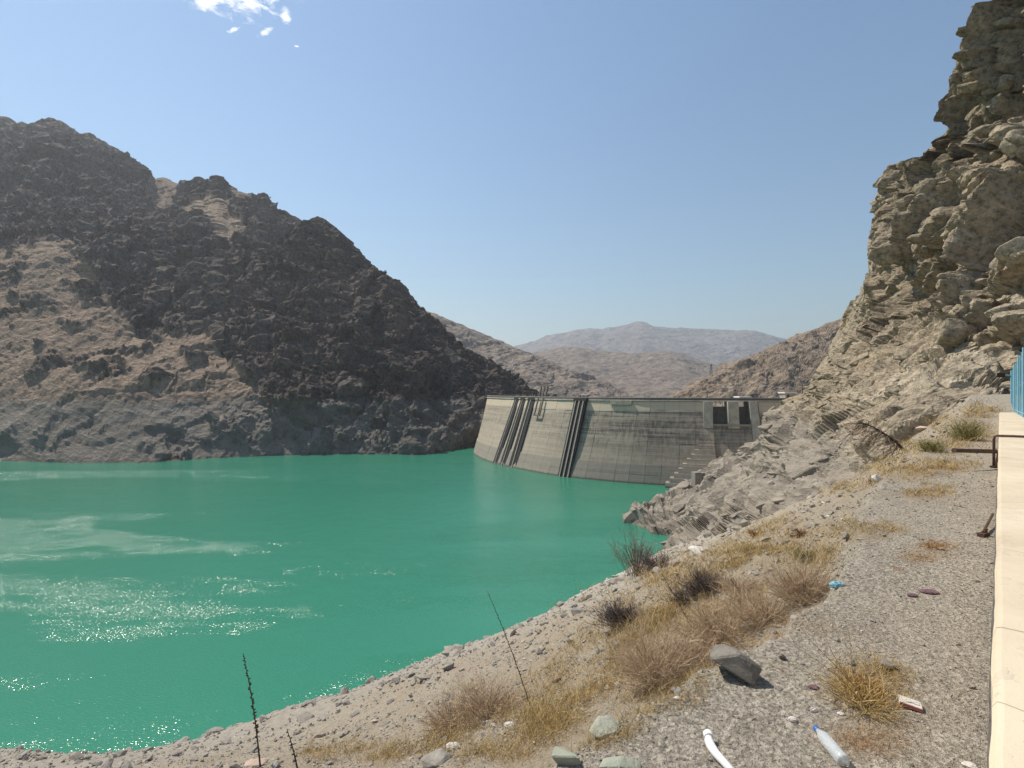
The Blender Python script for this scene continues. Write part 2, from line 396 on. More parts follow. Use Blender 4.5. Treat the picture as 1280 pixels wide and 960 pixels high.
# ------------------------------------------------------------------ mountains and hills
def interp(pts, x): p = np.array(pts, float); return np.interp(x, p[:, 0], p[:, 1])
def smooth_interp(pts, x):
    p = np.array(pts, float)
    xs = x; ys = np.interp(xs, p[:, 0], p[:, 1]); return ys
def range_layer(px, sil, yr, yb, zb, rows, p=1.0, back=0.5, back_rows=24):
    """a mountain flank: foot line at depth yb, ridge line at depth yr whose skyline is sil, and the slope behind"""
    sp = interp(sil, px); Yr = interp(yr, px); Yb = interp(yb, px)
    Zr = EYE - (sp - HY) / F * Yr
    v = np.linspace(-0.06, 1, rows)[:, None]
    vv = np.clip(v, 0, 1)
    Y = Yb + (Yr - Yb) * v
    Z = np.where(v < 0, zb + (Zr - zb) * v * 1.2, zb + (Zr - zb) * vv ** p)
    vb = np.linspace(0, 1, back_rows + 1)[1:, None]
    Y2 = Yr + (Yr - Yb) * back * vb
    Z2 = Zr - (Zr - zb) * 0.55 * vb
    Y = np.concatenate([Y, Y2]); Z = np.concatenate([Z, Z2])
    X = (px - HX) / F * np.concatenate([Yb + (Yr - Yb) * v, np.repeat(Yr[None, :], back_rows, 0)])
    X = X + 0 * Y
    V = np.concatenate([np.repeat(v, len(px), 1), 1 + np.repeat(vb, len(px), 1)])
    return np.stack([X, Y, Z], -1), V
def feather(poly_list, P, wob, scale, soft=1):
    px, py = project(P)
    n1 = fbm(P, scale, 4); n2 = fbm(P + 371.0, scale, 4)
    m = np.zeros(px.shape)
    for poly, val in poly_list:
        m = np.where(inside(poly, px + n1 * wob, py + n2 * wob * 0.7), val, m)
    return m

def build_mountain():
    px = np.linspace(-330, 470, 480)
    sil = [(-330, 60), (-200, 120), (-120, 100), (-60, 140), (-20, 148), (5, 151), (22, 156), (38, 159), (50, 153), (62, 149), (76, 154), (90, 164), (100, 170), (112, 169), (125, 176), (150, 190),
           (170, 203), (184, 217), (192, 225), (205, 224), (222, 231), (240, 226), (248, 223), (258, 229), (275, 227), (285, 236), (310, 245), (330, 247), (345, 262), (370, 275), (400, 292), (430, 330), (470, 380)]
    yr = [(-330, 820), (0, 760), (180, 720), (300, 640), (470, 560)]
    yb = [(-330, 245), (0, 252), (40, 247), (100, 243), (150, 246), (200, 250), (260, 262), (330, 270), (470, 285)]
    P, V = range_layer(px, sil, yr, yb, 0.0, 330, p=0.96)
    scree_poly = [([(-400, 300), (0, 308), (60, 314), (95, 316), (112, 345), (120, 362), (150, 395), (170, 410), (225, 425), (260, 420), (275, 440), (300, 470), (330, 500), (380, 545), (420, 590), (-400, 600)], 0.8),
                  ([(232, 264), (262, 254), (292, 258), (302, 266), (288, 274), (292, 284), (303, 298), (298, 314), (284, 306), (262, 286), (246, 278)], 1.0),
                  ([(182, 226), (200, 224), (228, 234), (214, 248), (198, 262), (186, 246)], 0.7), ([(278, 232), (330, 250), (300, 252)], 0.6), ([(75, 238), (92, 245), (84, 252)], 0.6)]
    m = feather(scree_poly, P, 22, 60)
    crag = fbm(P * np.array((1, 1, 1.6)), 26, 4)
    low = np.clip(V, 0, 1) < 0.5
    m = np.where((m == 0.8) & (crag > 0.20), 0.12, m)                      # outcrops breaking through the scree
    _, py = project(P)
    m = np.where((py > 505) & (m > 0.5), 0.45, m)
    n = normals(P)
    lowfade = sstep(-0.05, 0.12, V)
    a = np.where(m > 0.4, 0.3, 1.0)
    for _ in range(3):                                                      # soften the mask used for relief
        a = (a + np.roll(a, 1, 0) + np.roll(a, -1, 0) + np.roll(a, 1, 1) + np.roll(a, -1, 1)) / 5
    nb = np.array((-0.45, -0.42, 0.79)); nb /= np.linalg.norm(nb)
    big = fbm(P * np.array((1, 0.6, 0.5)), 170, 3, ridged=True) - 0.25
    gul = fbm(P * np.array((1, 0.35, 0.4)) + 5, 44, 4, 0.55, ridged=True) - 0.2     # gullies down the fall line
    cra = fbm(P, 13, 4, 0.6, ridged=True) - 0.2
    Q = rotate(P, basis(nb, (0.9, 0.1, 0.35)))
    Qw = Q + np.stack([fbm(P, 14, 3), fbm(P + 50, 14, 3), fbm(P + 90, 14, 3)], -1) * 3
    blk = cells(Qw, (38, 26, 16), 0.06, 1.0) * 6.5 + cells(Qw + 40, (14, 10, 6), 0.08, 1.0) * 3.2 + cells(Qw + 7, (6, 4.4, 3), 0.1, 1.0) * 1.5
    bedc = P @ nb + fbm(P, 30, 4) * 3
    tread = (0.5 - (bedc / 11.0) % 1.0) * 3.2 * sstep(-0.1, 0.3, fbm(P + 33, 60, 3)) + (0.5 - (bedc / 3.7) % 1.0) * 0.8 * sstep(-0.1, 0.3, fbm(P + 93, 30, 3))
    top = 1 - 0.75 * np.exp(-((V - 1.0) / 0.06) ** 2)
    d = (big * 15 * lowfade * top + (gul * 9 + cra * 2.6 + blk + tread) * a * (0.35 + 0.65 * top)) * (0.35 + 0.65 * lowfade)
    P = P + n * d[..., None]
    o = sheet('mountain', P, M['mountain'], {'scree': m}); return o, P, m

def build_spur():
    px = np.linspace(120, 760, 440)
    sil = [(120, 585), (150, 572), (200, 540), (232, 500), (240, 470), (256, 430), (275, 405), (300, 372), (330, 335), (350, 312), (375, 287), (390, 277), (400, 275), (412, 281), (428, 292), (440, 310), (452, 318),
           (462, 330), (480, 345), (497, 353), (508, 370), (520, 385), (535, 398), (548, 412), (565, 425), (580, 440), (600, 455), (630, 472), (662, 493), (700, 520), (760, 560)]
    yr = [(120, 300), (200, 330), (260, 395), (330, 440), (400, 470), (500, 440), (600, 430), (760, 430)]
    yb = [(120, 256), (200, 252), (300, 268), (400, 280), (480, 282), (520, 278), (560, 296), (600, 326), (650, 355), (760, 380)]
    P, V = range_layer(px, sil, yr, yb, 0.0, 320, p=0.92)
    m = feather([([(545, 446), (556, 444), (574, 458), (566, 462), (552, 458)], 0.9), ([(490, 352), (500, 360), (496, 364)], 0.5), ([(120, 440), (250, 428), (285, 440), (300, 470), (330, 500), (365, 530), (410, 560), (400, 590), (120, 600)], 0.75)], P, 10, 30)
    crag = fbm(P * np.array((1, 1, 1.6)), 22, 4)
    m = np.where((m == 0.75) & (crag > 0.16), 0.15, m)
    n = normals(P)
    lowfade = sstep(-0.05, 0.1, V); top = 1 - 0.7 * np.exp(-((V - 1.0) / 0.07) ** 2)
    nb = np.array((0.32, -0.5, 0.8)); nb /= np.linalg.norm(nb)
    big = fbm(P * np.array((1, 0.7, 0.55)), 95, 3, ridged=True) - 0.25
    gul = fbm(P * np.array((1, 0.4, 0.4)) + 5, 34, 4, 0.56, ridged=True) - 0.2
    cra = fbm(P, 10, 4, 0.6, ridged=True) - 0.2
    Q = rotate(P, basis(nb, (0.85, 0.1, -0.45)))
    Qw = Q + np.stack([fbm(P, 10, 3), fbm(P + 50, 10, 3), fbm(P + 90, 10, 3)], -1) * 2.5
    blk = cells(Qw, (28, 19, 13), 0.06, 1.0) * 6.0 + cells(Qw + 40, (10, 7.5, 5), 0.08, 1.0) * 2.8 + cells(Qw + 7, (4.4, 3.4, 2.4), 0.1, 1.0) * 1.3
    bedc = P @ nb + fbm(P, 24, 4) * 3
    tread = (0.5 - (bedc / 9.0) % 1.0) * 2.2 * sstep(-0.1, 0.25, fbm(P + 33, 40, 3)) + (0.5 - (bedc / 3.1) % 1.0) * 0.6
    d = (big * 12 * lowfade * top + (gul * 7.5 + cra * 2.4 + blk + tread) * np.where(m > 0.5, 0.6, 1.0) * (0.3 + 0.7 * top)) * (0.4 + 0.6 * lowfade)
    P = P + n * d[..., None]
    o = sheet('mountain_spur', P, M['spur'], {'scree': m}); return o, P, m

def build_hill(name, mat, px0, px1, nc, sil, yr, yb, zb, rows, sc, amp, p=1.0, aniso=(1, 1, 1), bn=(0.2, -0.3, 0.9), bl=0.15, big=1.0):
    px = np.linspace(px0, px1, nc)
    P, V = range_layer(px, sil, yr, yb, zb, rows, p, back_rows=12)
    n = normals(P)
    top = 1 - 0.8 * np.exp(-((V - 1.0) / 0.07) ** 2)
    Q = rotate(P, basis(bn, (1, 0.1, 0)))
    Q = Q + np.stack([fbm(P, sc * .5, 2), fbm(P + 50, sc * .5, 2), fbm(P + 90, sc * .5, 2)], -1) * sc * 0.12
    d = (fbm(P * np.array(aniso), sc * 2.2, 3, ridged=True) * amp * 1.2 * big + fbm(P * np.array(aniso), sc * 0.6, 5, 0.55, ridged=True) * amp * 0.6) * top
    d = d + (cells(Q, (sc * .9, sc * .5, sc * .16)) + 0.5 * cells(Q + 33, (sc * .35, sc * .2, sc * .06))) * amp * bl * (0.3 + 0.7 * top)
    sheet(name, P + n * d[..., None], mat)

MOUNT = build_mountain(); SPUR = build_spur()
build_hill('hill', M['hill_mid'], 440, 840, 240, [(440, 360), (500, 375), (530, 389), (545, 393), (570, 404), (600, 417), (630, 428), (650, 437), (675, 447), (700, 459), (720, 466), (740, 473), (760, 484), (785, 498), (800, 510), (840, 540)],
           [(440, 1250), (600, 1150), (840, 900)], [(440, 760), (840, 700)], -28, 130, 90, 10, 1.0, (1, 1, 1), (-0.25, -0.2, 0.95), 0.7)
build_hill('hill', M['hill_near'], 820, 1330, 280, [(820, 528), (845, 502), (860, 490), (875, 479), (890, 470), (910, 460), (930, 452), (950, 444), (975, 432), (1000, 422), (1020, 412), (1050, 400), (1100, 378), (1200, 350), (1330, 340)],
           [(820, 430), (900, 460), (1050, 520), (1330, 520)], [(820, 330), (1000, 300), (1330, 280)], -10, 150, 42, 7, 1.0, (1, 1, 1), (0.3, -0.3, 0.9), 0.75)
build_hill('hill', M['hill_far'], 560, 1010, 200, [(560, 470), (640, 450), (680, 442), (700, 440), (722, 438), (740, 441), (760, 447), (785, 448), (815, 445), (835, 444), (850, 448), (870, 456), (890, 463), (930, 480), (1010, 510)],
           [(560, 2700), (1010, 2500)], [(560, 1500), (1010, 1400)], -28, 80, 380, 34, 0.9, (1, 1, 1), (0, -0.1, 1), 0.12)
build_hill('far_mountain', M['peak'], 480, 1180, 240, [(480, 470), (600, 452), (640, 442), (662, 434), (680, 427), (700, 421), (722, 416), (740, 415), (752, 417), (775, 414), (790, 411), (803, 408), (815, 412), (840, 415), (860, 418), (885, 419), (905, 418), (930, 417), (945, 419), (960, 423), (975, 428), (1010, 440), (1080, 455), (1180, 470)],
           [(480, 6300), (1180, 6300)], [(480, 3600), (1180, 3600)], -28, 80, 900, 85, 0.9, (1, 1, 1), (0, -0.1, 1), 0.1)

g = MB(); g.add([(-7800, -250, -30), (7800, -250, -30), (7800, 8200, -30), (-7800, 8200, -30)], [(0, 1, 2, 3)])
tag(g.build('ground', M['hill_far']), kind='structure')
wt = MB(); wt.add([(-1200, -120, 0), (60, -120, 0), (140, 60, 0), (112, 178, 0), (75, 184, 0), (45, 197, 0), (24, 212, 0), (8, 232, 0), (-6, 260, 0), (-12, 290, 0), (-8, 330, 0), (10, 372, 0), (-60, 390, 0), (-1200, 420, 0)], [tuple(range(14))])
tag(wt.build('water', M['water']), kind='structure')

# ------------------------------------------------------------------ the bank under the parapet (plane falling to the lake along the road)
WX, WY = 0.690, 0.724                       # direction of the parapet in plan
def ds_of(x, y): return -WY * x + WX * y, WX * x + WY * y
SHORE = [(-60, 85), (-25, 80), (-6, 74), (1.7, 69), (8, 60.5), (14, 56.5), (20, 55.5), (26, 53.8), (38, 52.7), (52, 50), (69, 51), (85, 51.5), (100, 52.5), (140, 54)]
EDGE = [(-10, 1.7), (0, 1.65), (2.1, 1.52), (3.3, 1.36), (4.2, 1.16), (5.3, 1.07), (7, 1.15), (9, 1.5), (13, 1.7), (18, 1.6), (30, 1.4), (80, 1.4)]
def height(x, y, fine=True):
    d, s = ds_of(x, y)
    P3 = np.stack([x, y, 0 * x], -1)
    sh = np.interp(s, *np.array(SHORE).T); e = np.interp(s, *np.array(EDGE).T) + fbm(P3, 0.6, 3) * 0.16
    t = np.clip((d - e) / (sh - e), 0, 1.5)
    drop = 0.22 * sstep(0, 0.22, d - e) * (1 - sstep(7, 13, s))
    h = -1.8 - drop - (EYE - 1.8 - drop) * t ** 0.93
    h = h + 1.55 * sstep(24, 46, s) * (1 - sstep(1.5, 8, d))
    inner = sstep(0.3, 8, d - e)
    h = h + fbm(P3, 9, 3) * 0.9 * inner * (1 - 0.5 * sstep(0.85, 1.0, t)) + fbm(P3 + 31, 2.4, 3) * 0.22 * sstep(0.2, 2.5, d - e) + fbm(P3 + 11, 1.2, 2) * 0.045
    if fine: h = h + fbm(P3 + 71, 0.33, 3) * (0.012 + 0.05 * sstep(0.1, 1.0, d - e)) 
    return EYE + h
# dry-grass patches in plan, given by where they lie: (px, py, radius px x, radius px y)
GRASS = [(720, 905, 90, 40), (770, 860, 120, 45), (850, 720, 70, 30), (900, 745, 70, 30), (940, 705, 60, 22), (985, 665, 45, 16), (1075, 665, 60, 14), (1160, 690, 40, 12), (1080, 860, 60, 40), (1085, 915, 70, 35),
         (560, 930, 70, 25), (690, 905, 60, 28), (640, 945, 50, 18), (830, 765, 60, 25), (1205, 545, 40, 14), (1110, 590, 60, 16), (1050, 610, 50, 12), (1160, 615, 40, 10), (1225, 515, 25, 10), (1000, 700, 60, 18), (1130, 560, 90, 10), (1180, 530, 60, 10), (1060, 585, 60, 10), (1180, 585, 50, 8), (930, 690, 60, 14), (880, 780, 60, 24), (470, 945, 50, 16), (400, 945, 40, 14), (790, 800, 50, 25)]
def build_bank():
    px = np.concatenate([np.linspace(-900, -60, 40)[:-1], np.linspace(-60, 1300, 520), np.linspace(1300, 2600, 40)[1:]])
    Y = np.geomspace(0.75, 170, 370)[:, None]
    X = (px - HX) / F * Y; YY = Y + 0 * X
    Z = height(X, YY)
    P = np.stack([X, YY, Z], -1)
    qx, qy = project(P)
    soil = np.zeros(Z.shape)
    for (a, b, rx, ry) in GRASS:
        soil = np.maximum(soil, 1 - np.sqrt(((qx - a) / (rx * 1.3)) ** 2 + ((qy - b) / (ry * 1.4)) ** 2))
    soil = sstep(0.05, 0.8, soil + fbm(P, 1.5, 5, 0.6) * 1.1)
    up = sstep(19, 29, Z + fbm(P, 5, 3) * 4) * sstep(0.05, 0.3, ds_of(X, YY)[0] - np.interp(ds_of(X, YY)[1], *np.array(EDGE).T))
    soil = np.maximum(soil, up * (0.35 + 0.5 * sstep(-0.25, 0.3, fbm(P + 4, 1.3, 4, 0.6))))
    soil *= (Z > 6)
    sheet('bank', P, M['bank'], {'soil': soil}, smooth=True)
    return P, qx, qy
BP, BQX, BQY = build_bank()
def hit(px, py):
    e = np.abs(BQX - px) + np.abs(BQY - py) + (BP[..., 2] < 0.05) * 1e3
    near = e < e.min() + 2.5
    i = np.unravel_index(np.argmin(np.where(near, BP[..., 1], 1e9)), e.shape)
    return Vector(BP[i])

# ------------------------------------------------------------------ the cliff and rocky point on the right
def tps(pts, x, y):
    p = np.array(pts, float); q = p[:, :2] / 300.0; v = np.log(p[:, 2]); n = len(p)
    def U(r2): return np.where(r2 > 1e-12, 0.5 * r2 * np.log(r2 + 1e-12), 0)
    K = U(((q[:, None] - q[None]) ** 2).sum(-1)) + np.eye(n) * 0.01
    A = np.zeros((n + 3, n + 3)); A[:n, :n] = K; A[:n, n] = 1; A[:n, n + 1:] = q; A[n, :n] = 1; A[n + 1:, :n] = q.T
    sol = np.linalg.solve(A, np.concatenate([v, np.zeros(3)]))
    x = x / 300.0; y = y / 300.0; r = sol[n] + sol[n + 1] * x + sol[n + 2] * y
    for i in range(n): r = r + sol[i] * U((x - q[i, 0]) ** 2 + (y - q[i, 1]) ** 2)
    return np.exp(r)
CLIFF = [(825, 700, 110), (900, 668, 88), (960, 634, 66), (1030, 602, 50), (1100, 567, 42), (1130, 530, 41), (1200, 506, 42), (1260, 499, 44), (1400, 485, 42), (1560, 480, 40),
         (785, 652, 134), (815, 630, 150), (850, 606, 158), (893, 585, 160), (950, 553, 150), (985, 507, 142), (1010, 490, 136), (1040, 430, 120), (1075, 365, 104), (1095, 290, 94), (1112, 205, 86), (1150, 195, 80),
         (1185, 155, 73), (1195, 90, 68), (1205, 40, 65), (1240, 0, 61), (1330, -100, 56), (1420, -160, 54),
         (900, 630, 108), (960, 590, 100), (1000, 560, 88), (1060, 500, 82), (1100, 450, 72), (1150, 400, 66), (1200, 400, 56), (1150, 300, 72), (1200, 250, 62), (1280, 300, 50), (1280, 100, 56), (1280, 420, 46), (1450, 300, 43), (1450, 0, 48), (1560, 100, 44), (1560, 420, 40)]
def build_cliff():
    rows, cols, fold = 580, 410, 14
    py = np.linspace(-160, 790, rows)
    edge = [(-160, 1395), (-100, 1330), (-40, 1272), (0, 1240), (25, 1212), (40, 1203), (70, 1197), (95, 1191), (120, 1188), (148, 1185), (158, 1190), (168, 1184), (182, 1166), (194, 1150), (200, 1128), (208, 1114), (232, 1104), (255, 1099), (285, 1092), (310, 1089),
            (335, 1088), (352, 1078), (368, 1072), (385, 1060), (400, 1052), (420, 1045), (440, 1037), (460, 1024), (478, 1014), (492, 1006), (503, 988), (512, 978), (530, 968), (545, 958), (556, 948), (566, 930), (574, 914), (582, 897), (592, 880), (604, 850), (612, 836), (624, 820), (638, 800), (652, 785), (664, 802), (680, 818), (700, 826), (730, 830), (790, 835)]
    e = np.interp(py, *np.array(edge, float).T)
    u = np.linspace(0, 1, cols) ** 1.25
    px = e[:, None] + (1570 - e[:, None]) * u
    yy = py[:, None] + 0 * px
    Y = tps(CLIFF, px, yy)
    P = ray(px, yy, Y)
    # the flank turned away behind the skyline
    j = np.arange(fold, 0, -1)
    pf = e[:, None] + 1.6 * j * (1 + 0 * e[:, None]); Yf = Y[:, :1] * (1 + 0.012 * j ** 1.4)
    Pf = ray(pf, yy[:, :fold], Yf); Pf[..., 2] -= 0.25 * j ** 1.2
    P = np.concatenate([Pf, P], 1)
    n = normals(P)
    for _ in range(6):
        n = (n + np.roll(n, 1, 0) + np.roll(n, -1, 0) + np.roll(n, 1, 1) + np.roll(n, -1, 1)); n /= np.linalg.norm(n, axis=-1)[..., None]
    if n[rows // 2, cols // 2].dot(np.array((-.5, -.6, .6))) < 0: n = -n
    W = np.stack([fbm(P, 6, 4), fbm(P + 50, 6, 4), fbm(P + 90, 6, 4)], -1)
    nb = np.array((-0.60, -0.30, 0.74)); nb /= np.linalg.norm(nb)       # beds dip towards the lake; their tops are exposed as slabs
    Q = rotate(P, basis(nb, (0.7, -0.5, 0.45)))
    Qw = Q + W * 0.7
    qx, qy = project(P)
    hi = sstep(480, 340, qy)                                             # massive upper wall, broken lower slope
    b1 = cells(Qw, (17, 10, 7), 0.05, 0.9); b2 = cells(Qw + 21, (7, 4.6, 3.2), 0.06, 1.0); b3 = cells(Qw + 47, (2.8, 2.0, 1.4), 0.08, 1.0); b4 = cells(Qw + 77, (1.2, 0.9, 0.6), 0.12, 1.0)
    nd = np.clip((n * nb).sum(-1), 0.7, 1)
    bed = P @ nb + W[..., 0] * 0.7 + b1 * 2.2
    def treads(T, f, ph, cut): 
        w_ = fbm(P + ph, T * 5, 3) * 0.5
        return (0.5 - (bed / T + w_) % 1.0) * T * f / nd * sstep(cut, cut + 0.3, fbm(P + ph * 3, T * 4, 2))
    far = np.clip(70 / np.linalg.norm(P - np.array((0, 0, EYE)), axis=-1), 0.3, 1.0) ** 1.6
    d = treads(6.0, 0.55, 3.0, -0.4) * (1 - 0.5 * hi) + treads(2.1, 0.3, 17.0, 0.0) * (1 - 0.5 * hi) + treads(0.7, 0.25, 29.0, 0.0) * far * (1 - 0.5 * hi)
    U = rotate(P, basis((-0.25, -0.15, 0.95), (0.75, -0.65, 0.1))) + W * 0.8      # upright joint blocks of the upper wall
    u1 = cells(U + 13, (11, 8, 17), 0.04, 1.0); u2 = cells(U + 61, (4.5, 3.6, 6.5), 0.05, 1.0)
    lw = sstep(470, 560, qy)
    d = d + b1 * (3.0 - 1.2 * hi) + b2 * (1.6 - 0.6 * hi + 0.7 * lw) + b3 * (0.6 + 0.35 * lw) + b4 * 0.2 * far + hi * (u1 * 4.8 + u2 * 1.9)
    d = d * (1 - 0.75 * np.exp(-((qy - 172) / 34) ** 2) * np.exp(-((qx - 1165) / 55) ** 2))
    d = d - 0.9 * np.exp(-(cells(Qw + 21, (7, 4.6, 3.2), edge=True) / 0.07) ** 2) - 0.35 * np.exp(-(cells(Qw + 47, (2.8, 2.0, 1.4), edge=True) / 0.09) ** 2)   # open joints
    d = d + (fbm(P, 20, 4, ridged=True) - 0.2) * 2.0
    ds_ = d                                                              # weathered edges where the slope runs away from the eye
    for _ in range(1): ds_ = (2 * ds_ + np.roll(ds_, 1, 0) + np.roll(ds_, -1, 0) + np.roll(ds_, 1, 1) + np.roll(ds_, -1, 1)) / 6
    bw = sstep(380, 470, qy) * sstep(1150, 1060, qx) * 0.45
    d = d * (1 - bw) + ds_ * bw * 1.1
    # the two upright clefts in the upper wall
    for line, wd, dep in (([(1152, 196), (1150, 240), (1143, 290), (1135, 340), (1128, 400)], 6, 3.4), ([(1275, 0), (1262, 60), (1262, 120), (1255, 170)], 6, 2.6), ([(1236, 150), (1232, 190), (1215, 240)], 9, 1.8)):
        L = np.array(line, float); cx = np.interp(qy, L[:, 1], L[:, 0]) + fbm(P, 5, 3) * 8
        g_ = np.exp(-((qx - cx) / wd) ** 2) * ((qy > L[0, 1] - 4) & (qy < L[-1, 1]))
        d = d - g_ * dep
    soft = sstep(fold, 55, np.minimum(np.arange(cols + fold), 55))[None] * 0.8 + 0.2
    view = P - np.array((0, 0, EYE)); view /= np.linalg.norm(view, axis=-1)[..., None]
    lowr = sstep(430, 540, qy); soft = soft * (1 - lowr) + (0.55 + 0.6 * sstep(fold, fold + 12, np.arange(cols + fold))[None]) * lowr
    soft = soft * np.clip(np.abs((view * n).sum(-1)) * 2.6, 0.6, 1.0)
    low = 1 - 0.2 * sstep(620, 720, qy)
    dist = np.linalg.norm(P - np.array((0, 0, EYE)), axis=-1)
    amp = np.clip(dist / 75, 0.75, 1.15)
    P = P + n * (d * soft * low * amp)[..., None]
    o = sheet('cliff', P, M['cliff']); return o, P, nb
CLIFFO = build_cliff()

# ------------------------------------------------------------------ the dam
CREST = 30.6
KB = [(15, 380), (-6, 345), (-18, 312), (-21.3, 288), (-17, 265), (-8.5, 242.6), (4, 223), (19.2, 205), (40.5, 191), (56.7, 184.4), (72, 179), (88, 175.5), (108, 172), (128, 170)]
KC = [(28, 385), (2, 355), (-10, 325), (-14, 298), (-7, 272), (2.2, 254), (13.0, 234), (28, 215), (47, 201), (61, 195), (75, 190.5), (89, 187.5), (108, 185), (128, 184)]
def crom(K, u):
    K = [Vector(k) for k in K]; i = min(max(int(u), 0), len(K) - 2); t = u - i
    p0 = K[i - 1] if i > 0 else 2 * K[0] - K[1]; p1, p2 = K[i], K[i + 1]; p3 = K[i + 2] if i + 2 < len(K) else 2 * K[-1] - K[-2]
    return 0.5 * ((2 * p1) + (p2 - p0) * t + (2 * p0 - 5 * p1 + 4 * p2 - p3) * t * t + (3 * p1 - p0 - 3 * p2 + p3) * t ** 3)
def face(u, z, off=0.0):
    """point of the upstream face at station u and height z, off metres out towards the lake"""
    t = z / CREST; g_ = t * (1.12 - 0.12 * t) if t > 0 else t * 1.1
    def at(uu):
        b, c = crom(KB, uu), crom(KC, uu); return b + (c - b) * g_
    p = at(u); tg = (at(u + 0.02) - at(u - 0.02)).normalized(); n = Vector((tg.y, -tg.x))
    # upstream side is the one nearer the lake
    if n.dot(Vector((-0.6, -0.8))) < 0: n = -n
    p = p + n * off
    return Vector((p.x, p.y, z))
def slab(mb, u0, u1, z0, z1, o0, o1, nu=1, o0t=None, o1t=None):
    """curved block between stations u0..u1, heights z0..z1, from offset o1 (behind) to o0 (front); top offsets may differ"""
    o0t = o0 if o0t is None else o0t; o1t = o1 if o1t is None else o1t
    us = [u0 + (u1 - u0) * k / nu for k in range(nu + 1)]; V = []; Fc = []
    for u in us: V += [face(u, z0, o0), face(u, z0, o1), face(u, z1, o1t), face(u, z1, o0t)]
    for k in range(nu):
        a, b = 4 * k, 4 * k + 4
        for i in range(4): Fc.append((a + i, b + i, b + (i + 1) % 4, a + (i + 1) % 4))
    Fc += [(0, 1, 2, 3), (4 * nu + 3, 4 * nu + 2, 4 * nu + 1, 4 * nu)]
    mb.add(V, Fc)
def wall_section(u0, u1, z1, nu, back, parent):
    mb = MB(); zs = [-8, 0, 4, 8, 12, 16, 20, 24, 28, CREST]; zs = [z for z in zs if z < z1 - 0.1] + [z1]
    V, Fc = [], []; m = len(zs) + 2
    for k in range(nu + 1):
        u = u0 + (u1 - u0) * k / nu
        V += [face(u, z) for z in zs]
        bk = face(u, z1, -back); V += [bk, Vector((bk.x, bk.y, -8))]
    for k in range(nu):
        a, b = m * k, m * (k + 1)
        for i in range(m): Fc.append((a + i, b + i, b + (i + 1) % m, a + (i + 1) % m))
    Fc += [tuple(range(m)), tuple(range(m * nu, m * nu + m))[::-1]]
    mb.add(V, Fc); return mb.build('wall', M['joint'], parent)
